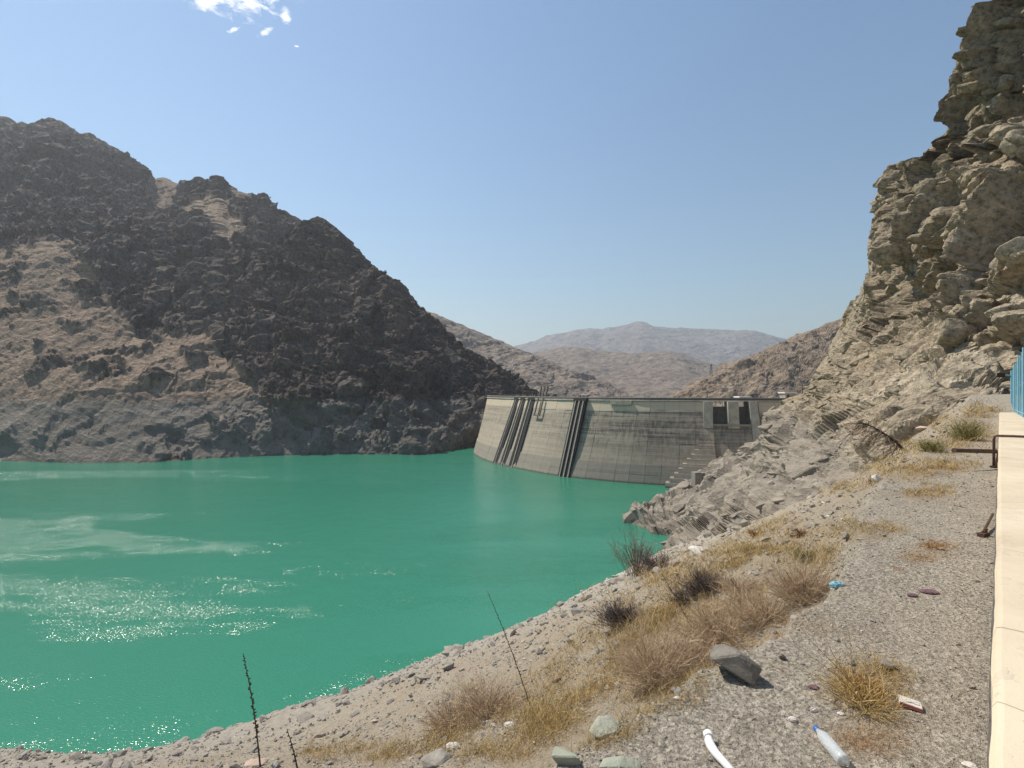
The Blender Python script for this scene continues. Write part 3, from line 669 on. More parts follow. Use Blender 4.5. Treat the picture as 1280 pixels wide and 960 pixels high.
def build_dam():
    dam = empty('dam', face(8, 0))
    tag(dam, 'curved grey concrete arch dam holding back the green lake', 'dam')
    inv = Matrix.Translation(-Vector(dam.location))
    def child(o): o.matrix_parent_inverse = inv; return o
    SILL = 22.0; BAYS = ((9.97, 10.31), (10.59, 10.84))
    child(wall_section(0, 9.97, CREST - 0.4, 100, 5, dam)); child(wall_section(9.97, 10.84, SILL, 12, 7, dam)); child(wall_section(10.84, 13, CREST - 0.4, 16, 16, dam))
    # concrete panels: pours of about 5 m by 3.4 m with open joints
    us = [2.3]; 
    while us[-1] < 11.6:
        u = us[-1]; p = face(u, 18); du = 0.01
        sp = (face(u + du, 18) - p).length / du; us.append(u + 5.6 / sp)
    zs = [-1.5, 3.2, 7.0, 10.8, 14.6, 18.4, 22.0, 26.0, CREST - 0.5]
    n = 0
    for k in range(len(us) - 1):
        for r in range(len(zs) - 1):
            u0, u1 = us[k], us[k + 1]
            z0, z1 = zs[r], zs[r + 1]
            uc = (u0 + u1) / 2
            if z0 >= SILL - 0.1 and 9.8 < uc < 10.95: continue
            e = (u1 - u0) * 0.007
            o = 0.16 + random.uniform(-0.035, 0.05) + (0.28 if z1 <= 7.05 else 0) + (0.1 if z0 >= 26 else 0)
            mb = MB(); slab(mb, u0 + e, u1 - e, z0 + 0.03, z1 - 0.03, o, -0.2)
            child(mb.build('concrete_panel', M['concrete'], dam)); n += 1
    # crest deck and railing
    mb = MB(); slab(mb, 0, 13, CREST - 0.38, CREST, 0.75, -5.2, 110); child(mb.build('crest_deck', M['pier'], dam))
    mb = MB(); slab(mb, 0, 13, CREST + 0.004, CREST + 0.75, 0.6, 0.35, 110); child(mb.build('parapet', M['steel'], dam))
    mb = MB(); slab(mb, 0, 13, CREST + 0.755, CREST + 0.95, 0.7, 0.25, 110); child(mb.build('handrail', M['railgrey'], dam))
    # intake racks: rails with dark screens between, left group of three and the middle group
    def rack(u0, u1, o_bot, o_top, nrail, zt=CREST - 0.6):
        mb = MB(); slab(mb, u0, u1, -2, zt, o_bot, 0.0, 1, o_top)
        r = child(mb.build('intake_screen', M['rack'], dam))
        for i in range(nrail):
            um = u0 + (u1 - u0) * (i + 0.5) / nrail; w_ = (u1 - u0) * 0.045
            mb = MB(); slab(mb, um - w_, um + w_, -2, zt, o_bot + 0.3, o_bot - 0.05, 1, o_top + 0.3, o_top - 0.05)
            child(mb.build('guide_rail', M['rail'], dam))
        mb = MB(); slab(mb, u0 - 0.01, u1 + 0.01, zt + 0.02, CREST + 0.5, o_top + 0.35, 0.76); child(mb.build('hoist_house', M['rack'], dam))
        for i in range(3):
            mb = MB(); um = u0 + (u1 - u0) * (i + 0.5) / 3; slab(mb, um - 0.02, um + 0.02, CREST + 0.96, CREST + 1.7, 0.6, -0.3); child(mb.build('hoist', M['steel'], dam))
    rack(4.97, 5.16, 0.3, 0.5, 1); rack(5.27, 5.47, 0.3, 0.5, 1); rack(5.60, 5.84, 0.3, 0.6, 1)
    rack(6.97, 7.2, 0.45, 2.0, 3)
    # spillway: piers, gates, sill and bridge
    for (u0, u1, ob, ot, zb) in ((9.74, 9.96, 0.35, 2.6, 20.5), (10.32, 10.58, 0.35, 3.0, 20.5), (10.85, 11.02, 0.3, 1.4, 14)):
        mb = MB(); slab(mb, u0, u1, zb, CREST - 0.42, ob, -6.8, 2, ot, -6.8); child(mb.build('spillway_pier', M['pier'], dam))
    for (u0, u1) in BAYS:
        mb = MB(); slab(mb, u0 + 0.004, u1 - 0.004, SILL + 0.05, 28.3, -2.2, -2.6, 3, -1.4, -1.8); gt = child(mb.build('spillway_gate', M['gate'], dam))
        mb = MB()
        for k in range(3): slab(mb, u0 + 0.01, u1 - 0.01, 23.4 + k * 1.8, 23.6 + k * 1.8, -1.2 - 0.0 * k, -1.9, 1)
        mb = mb.build('gate_rib', M['steel'], gt); mb.matrix_parent_inverse = inv
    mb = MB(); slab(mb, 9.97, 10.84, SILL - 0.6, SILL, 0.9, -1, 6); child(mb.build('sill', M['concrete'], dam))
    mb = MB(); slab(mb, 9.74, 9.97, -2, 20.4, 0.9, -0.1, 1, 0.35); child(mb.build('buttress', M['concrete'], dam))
    mb = MB(); slab(mb, 8.02, 8.02 - 0.4, CREST - 1.9, CREST - 0.45, 1.2, 0.5, 2); child(mb.build('access_panel', plain('faded green panel', (0.2, 0.205, 0.165), 0.7, sc=0.5), dam))
    # stepped concrete at the right foot
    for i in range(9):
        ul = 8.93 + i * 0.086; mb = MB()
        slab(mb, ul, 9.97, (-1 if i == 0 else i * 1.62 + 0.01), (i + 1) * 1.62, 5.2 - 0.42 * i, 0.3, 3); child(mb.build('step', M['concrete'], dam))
    return dam
build_dam()
def build_gantry():
    b = face(6.05, CREST); t_ = empty('gantry_frame', b)
    tag(t_, 'dark steel gantry frame standing on the dam crest and hanging down its face', 'gantry')
    inv = Matrix.Translation(-b)
    def mk(name, u0, u1, z0, z1, o0, o1):
        mb = MB(); slab(mb, u0, u1, z0, z1, o0, o1); o = mb.build(name, M['steel'], t_); o.matrix_parent_inverse = inv
    for u in (5.93, 6.13): mk('post', u, u + 0.03, CREST, CREST + 5.6, 0.35, -0.3)
    mk('beam', 5.84, 6.26, CREST + 5.6, CREST + 6.3, 0.5, -0.5)
    mk('hoist', 6.02, 6.07, CREST + 1.0, CREST + 5.6, 0.3, -0.2)
    for u in (6.0, 6.16): mk('hanger', u, u + 0.028, 23.4, CREST + 0.3, 1.7, 1.25)
    mk('cross_beam', 6.0, 6.188, 22.9, 23.4, 1.75, 1.2)
build_gantry()
def shed(px, Y, z, wpx, h, label):
    x = (px - HX) / F * Y; b = empty('shed', (x, Y, z)); tag(b, label, 'shed')
    ww = wpx / F * Y
    MB().box((0, 0, h / 2), (ww * 0.8, 4, h)).build('wall', M['pier'], b)
    MB().box((0, 0, h + 0.26), (ww, 5, 0.5)).build('roof', M['whiteroof'], b)
    MB().box((-ww * 0.15, -2.03, h * 0.42), (ww * 0.2, 0.06, h * 0.8)).build('door', M['steel'], b)
shed(984, 190, CREST, 15, 2.6, 'small shed with white flat roof at the right end of the dam')
shed(928, 192, CREST, 15, 1.0, 'low kiosk with pale roof on the dam crest above the spillway')
def pole(px, Y, z, h, label, arms=1):
    b = empty('utility_pole', ((px - HX) / F * Y, Y, z)); tag(b, label, 'pole', None)
    MB().tube([(0, 0, 0), (0, 0, h)], [0.16, 0.11], 6).build('pole', M['steel'], b)
    for k in range(arms): MB().box((0, 0, h - 0.7 - k * 1.3), (2.2, 0.16, 0.16)).build('crossarm', M['steel'], b)
pole(1003, 188, CREST, 6.2, 'tall thin pole with two crossarms beside the rocks at the dam end', 2)
pole(1011, 188, CREST, 4.6, 'shorter pole nearest the cliff at the dam end', 1)
pole(884, 192, CREST, 3.6, 'thin lamp post on the dam crest beside the first spillway pier', 1)
def pylon():
    Y = 470.0; b = empty('pylon', ((889 - HX) / F * Y, Y, EYE - (473 - HY) / F * Y)); tag(b, 'lattice power pylon on the ridge behind the dam', 'pylon')
    mb = MB(); H_ = 13
    for sx in (-1, 1):
        for sy in (-1, 1): mb.tube([(sx * 1.6, sy * 1.6, -2), (sx * 0.3, sy * 0.3, H_)], 0.12, 4)
    for k in range(6):
        z0, z1 = k * 2.1, (k + 1) * 2.1; r0, r1 = 1.5 - 1.2 * z0 / H_, 1.5 - 1.2 * z1 / H_
        for sy in (-1, 1): mb.tube([(-r0, sy * r0, z0), (r1, sy * r1, z1)], 0.07, 3); mb.tube([(r0, sy * r0, z0), (-r1, sy * r1, z1)], 0.07, 3)
    mb.build('lattice_tower', M['steel'], b)
    for z in (9.6, 12.2): MB().box((0, 0, z), (6.0, 0.25, 0.25)).build('crossarm', M['steel'], b)
pylon()
def piers():
    Y = 147.0
    def P3(px, py): return Vector(((px - HX) / F * Y, Y, EYE - (py - HY) / F * Y))
    a, b_ = P3(866, 622), P3(874.5, 590)
    o = MB().box(((a.x + b_.x) / 2, Y, (a.z + b_.z) / 2), (b_.x - a.x, 2.2, b_.z - a.z), Matrix.Rotation(0.2, 3, 'Z')).build('concrete_pillar', M['greypier'], bevel=0.06)
    tag(o, 'tall square concrete pillar on the rocks before the dam steps', 'pillar')
    a, b_ = P3(877, 612), P3(894, 592)
    o = MB().box(((a.x + b_.x) / 2, Y + 2.5, (a.z + b_.z) / 2), (b_.x - a.x, 2.6, b_.z - a.z), Matrix.Rotation(0.2, 3, 'Z')).build('concrete_block', M['greypier'], bevel=0.06)
    tag(o, 'low wide concrete block beside the square pillar on the rocks', 'block')
piers()

# ------------------------------------------------------------------ parapet wall, fence and pipes beside the road
def wpos(s, d, z): return Vector((WX * s - WY * d, WY * s + WX * d, EYE + z))
WTOP = -1.05
def sand_fn(t, b):
    p = t.pos(); n = t.noise(p, 5, 7, 0.7); n2 = t.noise(p, 0.9, 4, 0.6); n3 = t.noise(p, 60, 4, 0.7)
    col = t.ramp(n2, [(0.3, (0.55, 0.45, 0.315)), (0.7, (0.66, 0.56, 0.41))])
    flake = t.mr(n, 0.56, 0.60, 0, 0.55)
    col = t.mix(flake, col, (0.56, 0.47, 0.36))
    dirt = t.mr(t.noise(t.map(p, scale=(1, 1, 1), loc=(7, 3, 0)), 2.2, 6, 0.75), 0.62, 0.75, 0, 0.6, True)
    col = t.mix(dirt, col, (0.40, 0.33, 0.25))
    stain = t.mr(t.noise(t.map(p, loc=(3, 9, 0)), 0.8, 7, 0.72, 0.5), 0.5, 0.68, 0, 0.45, True)
    col = t.mix(stain, col, (0.47, 0.39, 0.29))
    wear = t.mr(t.noise(t.map(p, loc=(1, 5, 0)), 14, 5, 0.75), 0.63, 0.7, 0, 0.7)
    col = t.mix(wear, col, (0.33, 0.29, 0.24))
    crack = t.voro(t.map(p, scale=(1, 1, 1)), 0.7, 'DISTANCE_TO_EDGE')
    col = t.mix(t.mr(crack, 0.004, 0.0, 0, 0.8), col, (0.2, 0.16, 0.12))
    setp(t, b, color=col, rough=0.9, spec=0.2, normal=t.bump(t.math('ADD', t.math('MULTIPLY', flake, 0.5), t.math('ADD', n, t.math('MULTIPLY', n3, 0.3))), 0.6, 0.008))
M['sand'] = material('sand coloured paint', sand_fn)
M['foot_strip'] = plain('dark foot strip', (0.10, 0.09, 0.085), 0.95, 0.4, sc=5)
M['rust'] = plain('rusty iron', (0.085, 0.05, 0.036), 0.8, 0.5, sc=14, bump=0.4)
def bluepaint(t, b):
    p = t.obj(); n = t.noise(p, 9, 6, 0.7)
    col = t.mix(t.mr(n, 0.55, 0.66), (0.2, 0.42, 0.52), (0.36, 0.5, 0.54))
    setp(t, b, color=col, rough=0.6, spec=0.4)
M['blue'] = material('light blue paint', bluepaint)
def build_wall():
    root = empty('parapet_wall', wpos(3, -0.6, -1.8)); tag(root, 'long low parapet wall with sand coloured top along the road edge', 'wall')
    inv = Matrix.Translation(-Vector(root.location))
    s0, s1, n = -2.0, 38.6, 260
    V, Fc = [], []
    for i in range(n + 1):
        s = s0 + (s1 - s0) * i / n
        ed = 0.021 + float(perlin(np.array(s * 1.7), np.array(0.3), np.array(0.1))) * 0.006 + float(perlin(np.array(s * 9.0), np.array(4.3), np.array(0.1))) * 0.005
        zt = WTOP + float(perlin(np.array(s * 0.4), np.array(7.3), np.array(0.1))) * 0.006
        for d, z in ((ed - 0.012, -2.1), (ed, WTOP - 0.03), (ed - 0.012, zt - 0.004), (ed - 0.03, zt), (-0.4, zt + 0.01), (-0.95, zt), (-0.97, -2.1)): V.append(wpos(s, d, z))
    m = 7
    for i in range(n):
        for k in range(m - 1): Fc.append((m * i + k, m * (i + 1) + k, m * (i + 1) + k + 1, m * i + k + 1))
    Fc += [tuple(range(m)), tuple(range(m * n, m * n + m))[::-1]]
    o = MB().add(V, Fc).build('wall_body', M['sand'], root); o.matrix_parent_inverse = inv
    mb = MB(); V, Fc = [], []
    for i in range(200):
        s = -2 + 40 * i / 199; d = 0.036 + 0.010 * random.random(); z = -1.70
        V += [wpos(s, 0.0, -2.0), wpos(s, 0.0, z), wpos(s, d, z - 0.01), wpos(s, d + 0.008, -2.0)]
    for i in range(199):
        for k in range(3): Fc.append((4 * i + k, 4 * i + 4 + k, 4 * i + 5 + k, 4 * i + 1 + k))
    o = MB().add(V, Fc).build('foot_strip', M['foot_strip'], root); o.matrix_parent_inverse = inv  # thin dark strip along the foot of the wall
build_wall()
def build_road():
    mb = MB(); a = [wpos(-12, -0.98, -1.79), wpos(-12, -14, -1.79), wpos(60, -14, -1.79), wpos(60, -0.98, -1.79)]
    o = mb.add(a, [(0, 1, 2, 3)]).build('road', plain('asphalt', (0.06, 0.06, 0.06), 0.9, 0.2, sc=20)); tag(o, kind='structure')
build_road()
def build_fence():
    root = empty('fence', wpos(27, -0.7, WTOP)); tag(root, 'light blue metal bar fence standing on the far end of the parapet wall', 'fence')
    inv = Matrix.Translation(-Vector(root.location))
    def top(s): return 1.05 + (38.4 - s) / 11 * 0.75
    def dd(s): return -0.44 - (38.4 - s) / 11 * 0.28
    k = 0; s = 38.4
    while s > 15:
        post = k % 3 == 0
        r = 0.04 if post else 0.02
        o = MB().tube([wpos(s, dd(s), WTOP - 0.05), wpos(s, dd(s), top(s) + (0.06 if post else 0))], r, 6 if post else 5).build('post' if post else 'bar', M['blue'], root); o.matrix_parent_inverse = inv
        s -= 1.05; k += 1
    for f in (0.06, 0.5, 0.94):
        pts = [wpos(q, dd(q), WTOP + (top(q) - WTOP) * f) for q in np.linspace(38.4, 15, 12)]
        o = MB().tube(pts, 0.018, 6).build('rail', M['blue'], root); o.matrix_parent_inverse = inv
build_fence()
def build_floodlight():
    p = wpos(38.4, -0.40, 0.85); root = empty('floodlight', p); tag(root, 'dark floodlight on a blue arm at the far end of the blue fence', 'lamp')
    M2 = Matrix.Rotation(R(-44), 3, 'Z')
    MB().tube([(0.08, 0, 0), (-0.35, 0.0, 0.02)], 0.03, 6).build('arm', M['blue'], root)
    MB().box((-0.5, 0, 0.02), (0.34, 0.22, 0.24), M2).build('housing', M['rack'], root, bevel=0.03)
build_floodlight()
def pipes():
    root = empty('rusty_pipe', wpos(16, 0, WTOP)); tag(root, 'rusty pipe laid across the parapet top and bent down over its edge', 'pipe')
    inv = Matrix.Translation(-Vector(root.location)); s = 16.0
    pts = [wpos(s, -1.3, WTOP + 0.05), wpos(s, -0.2, WTOP + 0.045), wpos(s, 0.05, WTOP + 0.04), wpos(s, 0.085, WTOP + 0.02), wpos(s, 0.10, WTOP - 0.05), wpos(s, 0.10, -1.75)]
    o = MB().tube(pts, 0.027, 8).build('pipe', M['rust'], root, smooth=True); o.matrix_parent_inverse = inv
    o = MB().tube([wpos(s, 0.10, -1.74), wpos(s, 0.10, -1.70)], 0.07, 8).build('flange', M['rust'], root); o.matrix_parent_inverse = inv
    # a pipe stub standing straight out of the wall's side
    p0 = wpos(16.6, 0.06, -1.42); root2 = empty('drain_pipe', p0); tag(root2, 'thick dark rusty pipe stub sticking out sideways from the wall', 'pipe')
    inv2 = Matrix.Translation(-p0)
    p1 = Vector(ray(np.array(1193.0), 563.0, np.array(11.6)))
    ring = [p0, p0.lerp(p1, 0.9), p1]
    o = MB().tube(ring, 0.05, 10).build('tube', M['rust'], root2, smooth=True); o.matrix_parent_inverse = inv2
    mb = MB().tube([p1 - (p1 - p0).normalized() * 0.002, p1 + (p1 - p0).normalized() * 0.02], 0.056, 10); o = mb.build('rim', M['rust'], root2); o.matrix_parent_inverse = inv2
    MB().tube([(0.04, -0.01, -0.02), (-0.02, 0.0, -0.38)], 0.025, 6).build('support', M['rust'], root2)
    # small bracket lying at the foot of the wall
    a = wpos(9.5, 0.07, -1.66); b_ = wpos(8.6, 0.15, -1.745); root3 = empty('iron_bracket', b_); tag(root3, 'short iron stay with a bolted foot leaning on the wall base', 'bracket')
    inv3 = Matrix.Translation(-b_)
    o = MB().tube([a, b_], 0.016, 8).build('stay', M['rust'], root3); o.matrix_parent_inverse = inv3
    o = MB().box(b_ + Vector((0, 0, -0.03)), (0.16, 0.07, 0.05), Matrix.Rotation(0.5, 3, 'Z')).build('foot', M['rust'], root3); o.matrix_parent_inverse = inv3
    o = MB().tube([b_ + Vector((0.03, 0, -0.01)), b_ + Vector((0.03, 0, 0.05))], 0.02, 6).build('bolt', M['rust'], root3); o.matrix_parent_inverse = inv3
pipes()

# ------------------------------------------------------------------ stones and rubble
def hull(seed, flat=0.7, pts=13, elong=1.25):
    r = random.Random(seed); bm = bmesh.new()
    for _ in range(pts):
        v = Vector((r.gauss(0, 1), r.gauss(0, 1), r.gauss(0, 1))).normalized() * r.uniform(0.8, 1.0)
        bm.verts.new((v.x * elong * 0.5, v.y * 0.5, v.z * 0.5 * flat))
    res = bmesh.ops.convex_hull(bm, input=bm.verts)
    bmesh.ops.delete(bm, geom=list({e for e in res['geom_interior'] + res['geom_unused'] if isinstance(e, bmesh.types.BMVert)}), context='VERTS')
    bmesh.ops.triangulate(bm, faces=bm.faces); bmesh.ops.recalc_face_normals(bm, faces=bm.faces)
    return bm
def hull_np(seed, flat, pts):
    bm = hull(seed, flat, pts); bm.verts.ensure_lookup_table(); bm.verts.index_update()
    V = np.array([v.co[:] for v in bm.verts]); Fc = np.array([[v.index for v in f.verts] for f in bm.faces]); bm.free(); return V, Fc
def surface_scatter(P, wgt, n):
    qx, qy = project(P)
    a = np.abs(np.gradient(qx, axis=1) * np.gradient(qy, axis=0) - np.gradient(qx, axis=0) * np.gradient(qy, axis=1))
    a = np.minimum(a, 12) * wgt * (qx > -60) * (qx < 1340) * (qy > -40); p = (a / a.sum()).ravel()
    idx = RNG.choice(p.size, n, p=p); return P.reshape(-1, 3)[idx], np.nan_to_num(normals(P)).reshape(-1, 3)[idx]
def crag_mesh(name, parent, P, wgt, n, kmin, kmax, pw, variants, mat, B=None, stretch=(1.4, 1.0, 0.7), scree=0.0, sink=0.22):
    """small angular blocks standing out of a rock face, joined into one part"""
    C, N = surface_scatter(P, wgt, n)
    N = np.where((N * (C - np.array((0, 0, EYE)))).sum(-1, keepdims=True) > 0, -N, N)
    k = kmin * (1 - RNG.random(n) * (1 - (kmin / kmax) ** pw)) ** (-1 / pw); size = k * C[:, 1] / F
    V, Fs = [], []; base = 0; which = RNG.integers(0, len(variants), n)
    for vi, (vv, ff) in enumerate(variants):
        ii = np.nonzero(which == vi)[0]
        if not len(ii): continue
        q = vv * np.array(stretch)
        A = RNG.normal(0, 0.28, (len(ii), 3, 3)) + (np.eye(3) if B is None else B.T)[None]
        U_, _, Vt = np.linalg.svd(A); Rm = U_ @ Vt
        pts = np.einsum('nij,kj->nki', Rm, q) * size[ii][:, None, None] + (C[ii] - N[ii] * (size[ii] * sink)[:, None])[:, None, :]
        V.append(pts.reshape(-1, 3)); Fs.append((ff[None] + (np.arange(len(ii)) * len(vv))[:, None, None] + base).reshape(-1, 3)); base += len(ii) * len(vv)
    me = mesh(name, np.concatenate(V), np.concatenate(Fs))
    a = me.attributes.new('scree', 'FLOAT', 'POINT'); a.data.foreach_set('value', np.full(base, scree, np.float32))
    tag(link(name, me, mat, parent), kind='stuff')
def build_blocks():
    CR = [hull_np(500 + i, 0.8, 9) for i in range(8)]
    o, P, m = MOUNT; Bm = basis((-0.45, -0.42, 0.79), (0.9, 0.1, 0.35))
    crag_mesh('crag_rubble', o, P, np.where(m < 0.4, 1.0, 0.12) * (np.arange(P.shape[0]) < 312)[:, None], 6000, 1.8, 8, 1.9, CR, M['mountain'], Bm, sink=0.3)
    o, P, m = SPUR; Bs = basis((0.32, -0.5, 0.8), (0.85, 0.1, -0.45))
    crag_mesh('crag_rubble', o, P, np.where(m < 0.5, 1.0, 0.2) * (np.arange(P.shape[0]) < 302)[:, None], 5500, 1.8, 8, 1.9, CR, M['spur'], Bs, sink=0.3)
    o, P, nb = CLIFFO; Bc = basis(nb, (0.7, -0.5, 0.45)); _, qy = project(P); qx, _ = project(P)
    low = sstep(400, 480, qy)
    crag_mesh('crag_rubble', o, P, 0.25 + low, 5200, 2.5, 11, 1.6, CR, M['cliff'], Bc, (1.5, 1.0, 0.65))
    mes = []
    for i in range(12):
        bm = hull(600 + i, 0.8, 13, 1.0); bmesh.ops.bevel(bm, geom=list(bm.edges), offset=0.025, segments=1, affect='EDGES'); bmesh.ops.triangulate(bm, faces=bm.faces)
        me = bpy.data.meshes.new('rock_block'); bm.to_mesh(me); bm.free(); me.materials.append(M['cliff']); mes.append(me)
    inner = (np.arange(P.shape[1]) > 95)[None] * 1.0                      # keep clear of the skyline
    for w_, n, k0, k1, st, B_ in ((low * (qx > 832), 235, 13, 46, (1.6, 1.05, 0.75), Bc), ((1 - low) * inner, 55, 22, 58, (1.2, 0.8, 1.3), basis((-0.3, -0.15, 0.94), (0.75, -0.65, 0.1)))):
        C, N = surface_scatter(P, w_, n)
        for c, nn in zip(C, N):
            if nn.dot(c - np.array((0, 0, EYE))) > 0: nn = -nn
            k = k0 * (1 - random.random() * (1 - (k0 / k1) ** 1.5)) ** (-1 / 1.5) * c[1] / F
            A = B_.T + RNG.normal(0, 0.16, (3, 3)); U_, _, Vt = np.linalg.svd(A); Rm = Matrix((U_ @ Vt).tolist())
            b = bpy.data.objects.new('rock_block', random.choice(mes)); COL.objects.link(b); b.parent = o
            c = c - nn * k * (0.08 if st[2] < 1 else 0.42)
            b.matrix_local = Matrix.Translation(Vector(c)) @ Rm.to_4x4() @ Matrix.Diagonal((k * st[0], k * st[1], k * st[2], 1))
build_blocks()
def image_area_weights():
    gy = np.abs(np.gradient(BQY, axis=0)); gx = np.abs(np.gradient(BQX, axis=1))
    wgt = gy * gx * (BQX > -40) * (BQX < 1300) * (BQY < 1010) * (BQY > 480) * (BP[..., 2] > 0.05)
    d, s = ds_of(BP[..., 0], BP[..., 1]); wgt *= (d > 0.06); return wgt, d, s
BW, BD, BS = image_area_weights()
BE = np.interp(BS, *np.array(EDGE).T)
def scatter(n, wgt):
    p = (wgt / wgt.sum()).ravel(); idx = RNG.choice(p.size, n, p=p)
    r, c = np.unravel_index(idx, wgt.shape)
    r2 = np.clip(r + 1, 0, wgt.shape[0] - 1); c2 = np.clip(c + 1, 0, wgt.shape[1] - 1)
    a = RNG.random((n, 1)); b = RNG.random((n, 1))
    P = BP[r, c] * (1 - a) * (1 - b) + BP[r2, c] * a * (1 - b) + BP[r, c2] * (1 - a) * b + BP[r2, c2] * a * b
    return P, r, c
def rubble(name, n, wgt, kmin, kmax, pw, variants, label, smax, smin):
    P, r, c = scatter(n, wgt)
    k = kmin * (1 - RNG.random(n) * (1 - (kmin / kmax) ** pw)) ** (-1 / pw)
    size = np.clip(k * P[:, 1] / F, smin, smax)
    tone = np.clip(RNG.beta(2.2, 2.6, n) * 0.95 + (RNG.random(n) < 0.02) * 0.5, 0, 1)
    V, Fs, T = [], [], []; base = 0
    which = RNG.integers(0, len(variants), n)
    for vi, (vv, ff) in enumerate(variants):
        ii = np.nonzero(which == vi)[0]
        if not len(ii): continue
        th = RNG.random(len(ii)) * 2 * np.pi; ca, sa = np.cos(th), np.sin(th); tl = RNG.normal(0, 0.3, len(ii))
        X = vv[None, :, 0] * ca[:, None] - vv[None, :, 1] * sa[:, None]; Yv = vv[None, :, 0] * sa[:, None] + vv[None, :, 1] * ca[:, None]; Z = vv[None, :, 2] + X * tl[:, None]
        A = np.stack([X, Yv, Z], -1) * size[ii][:, None, None] + P[ii][:, None, :]
        A[..., 2] += (size[ii] * 0.16)[:, None]
        V.append(A.reshape(-1, 3)); Fs.append((ff[None] + (np.arange(len(ii)) * len(vv))[:, None, None] + base).reshape(-1, 3))
        T.append(np.repeat(tone[ii], len(vv))); base += len(ii) * len(vv)
    me = mesh(name, np.concatenate(V), np.concatenate(Fs))
    a = me.attributes.new('tone', 'FLOAT', 'POINT'); a.data.foreach_set('value', np.concatenate(T).astype(np.float32))
    tag(link(name, me, M['rubble']), label, 'gravel' if name == 'gravel' else 'rubble', kind='stuff')
SMALL = [hull_np(i, 0.62, 7) for i in range(6)]; MIDS = [hull_np(20 + i, 0.66, 10) for i in range(6)]
terr = sstep(0.15, -0.1, BD - BE); shore = sstep(14, 3, BP[..., 2]); patchy = np.clip(0.55 + fbm(BP, 2.2, 4, 0.6) * 1.6, 0.08, 1.6)
rubble('gravel', 16000, BW * terr * (0.5 + patchy), 1.0, 5.0, 2.6, SMALL, 'loose grey gravel strewn over the flat terrace beside the parapet', 0.07, 0.006)
rubble('rubble', 18500, BW * (1 - terr) * patchy * (0.6 + 0.9 * shore), 1.6, 9.5, 1.8, MIDS, 'broken grey rubble covering the slope down to the lake', 0.8, 0.02)

STONE_ME = []
for i in range(10):
    bm = hull(100 + i, random.uniform(0.55, 0.8), random.randint(12, 18)); me = bpy.data.meshes.new('stone')
    bmesh.ops.bevel(bm, geom=list(bm.edges), offset=0.02, segments=1, affect='EDGES'); bm.to_mesh(me); bm.free(); me.materials.append(M['stone']); STONE_ME.append(me)
def zone(px, py, high):
    if high:
        for lim, t_ in ((520, 'left of the pink tinged bush'), (700, 'around the pink tinged bush and leaning stalk'), (900, 'around the large pinkish bush'), (1060, 'around the thick bush near the blue litter')):
            if px < lim: return t_
        return 'on the rise towards the cliff'
    for lim, t_ in ((180, 'at the bottom left corner of the lake'), (330, 'about the tall seed stalk'), (480, 'between the tall seed stalk and the pink bushes'), (620, 'below the leaning stalk'), (740, 'between the leaning stalk and the dark violet bush')):
        if px < lim: return t_
    return 'near the bare grey shrub'
def stones(n, wgt, kmin, kmax, label, group, smax, zmin=0.3):
    P, r, c = scatter(n, wgt)
    for i in range(n):
        k = kmin * (1 - random.random() * (1 - (kmin / kmax) ** 1.8)) ** (-1 / 1.8)
        sz = min(k * P[i, 1] / F, smax)
        o = bpy.data.objects.new('stone', STONE_ME[i % 10]); COL.objects.link(o)
        o.location = (P[i, 0], P[i, 1], P[i, 2] + sz * 0.14); o.scale = (sz, sz * random.uniform(.75, 1.1), sz * random.uniform(.7, 1.1))
        o.rotation_euler = (random.gauss(0, .3), random.gauss(0, .3), random.uniform(0, 6.28)); q = project(P[i]); high = 'high' in group; zt = '' if 'pebble' in group else ' ' + zone(q[0], q[1], high)
        tag(o, label + zt, 'stone', group + zt)
stones(150, BW * (1 - terr) * (BP[..., 2] < 26) * (0.5 + shore), 10, 24, 'loose grey stone in the bank rubble', 'rubble stones low on the bank', 1.9)
stones(70, BW * (1 - terr) * (BP[..., 2] > 26) * patchy, 9, 18, 'angular grey stone in dry grass', 'stones in dry grass high on the bank', 0.5)
stones(40, BW * terr, 5, 11, 'small grey pebble lying loose on the gravel terrace', 'pebbles on the gravel terrace', 0.06)
def rock(px, py, wpx, hpx, mat, label, seed, name='rock', flat=1.0, rot=0.0, pts=16, elong=1.1, sink=0.15, tilt=0.0):
    b = hit(px, py); k = b.y / F
    bm = hull(seed, flat, pts, elong); bmesh.ops.bevel(bm, geom=list(bm.edges), offset=0.03, segments=1, affect='EDGES'); bmesh.ops.triangulate(bm, faces=bm.faces); bmesh.ops.subdivide_edges(bm, edges=list(bm.edges), cuts=3, use_grid_fill=True)
    VV = np.array([v.co[:] for v in bm.verts]); nn = fbm(VV + seed, 0.35, 4, 0.6, ridged=True) * 0.05 + cells(VV + seed, (0.3, 0.3, 0.3), 0.1) * 0.06
    for v, q in zip(bm.verts, nn): v.co *= 1 + q
    zs = [v.co.z for v in bm.verts]; xs = [v.co.x for v in bm.verts]; lo, hi = min(zs), max(zs); wd = max(xs) - min(xs)
    for v in bm.verts: v.co = ((v.co.x / wd) * wpx * k, v.co.y / wd * wpx * k, (v.co.z - lo) / (hi - lo) * hpx * k * 1.1 - sink * hpx * k)
    me = bpy.data.meshes.new(name); bm.to_mesh(me); bm.free()
    o = link(name, me, M[mat]); o.location = b; o.rotation_euler = (tilt, 0, rot); return tag(o, label, 'rock')
rock(917, 842, 58, 33, 'stone_dark', 'big dark grey angular rock sitting on the terrace edge by the dry bush', 309, pts=12, elong=1.15, sink=0.08, rot=0.5)
rock(752, 914, 50, 20, 'stone_green', 'flat grey green stone bedded in the terrace edge', 312, flat=0.6, rot=0.4, pts=12, elong=1.4, sink=0.5)
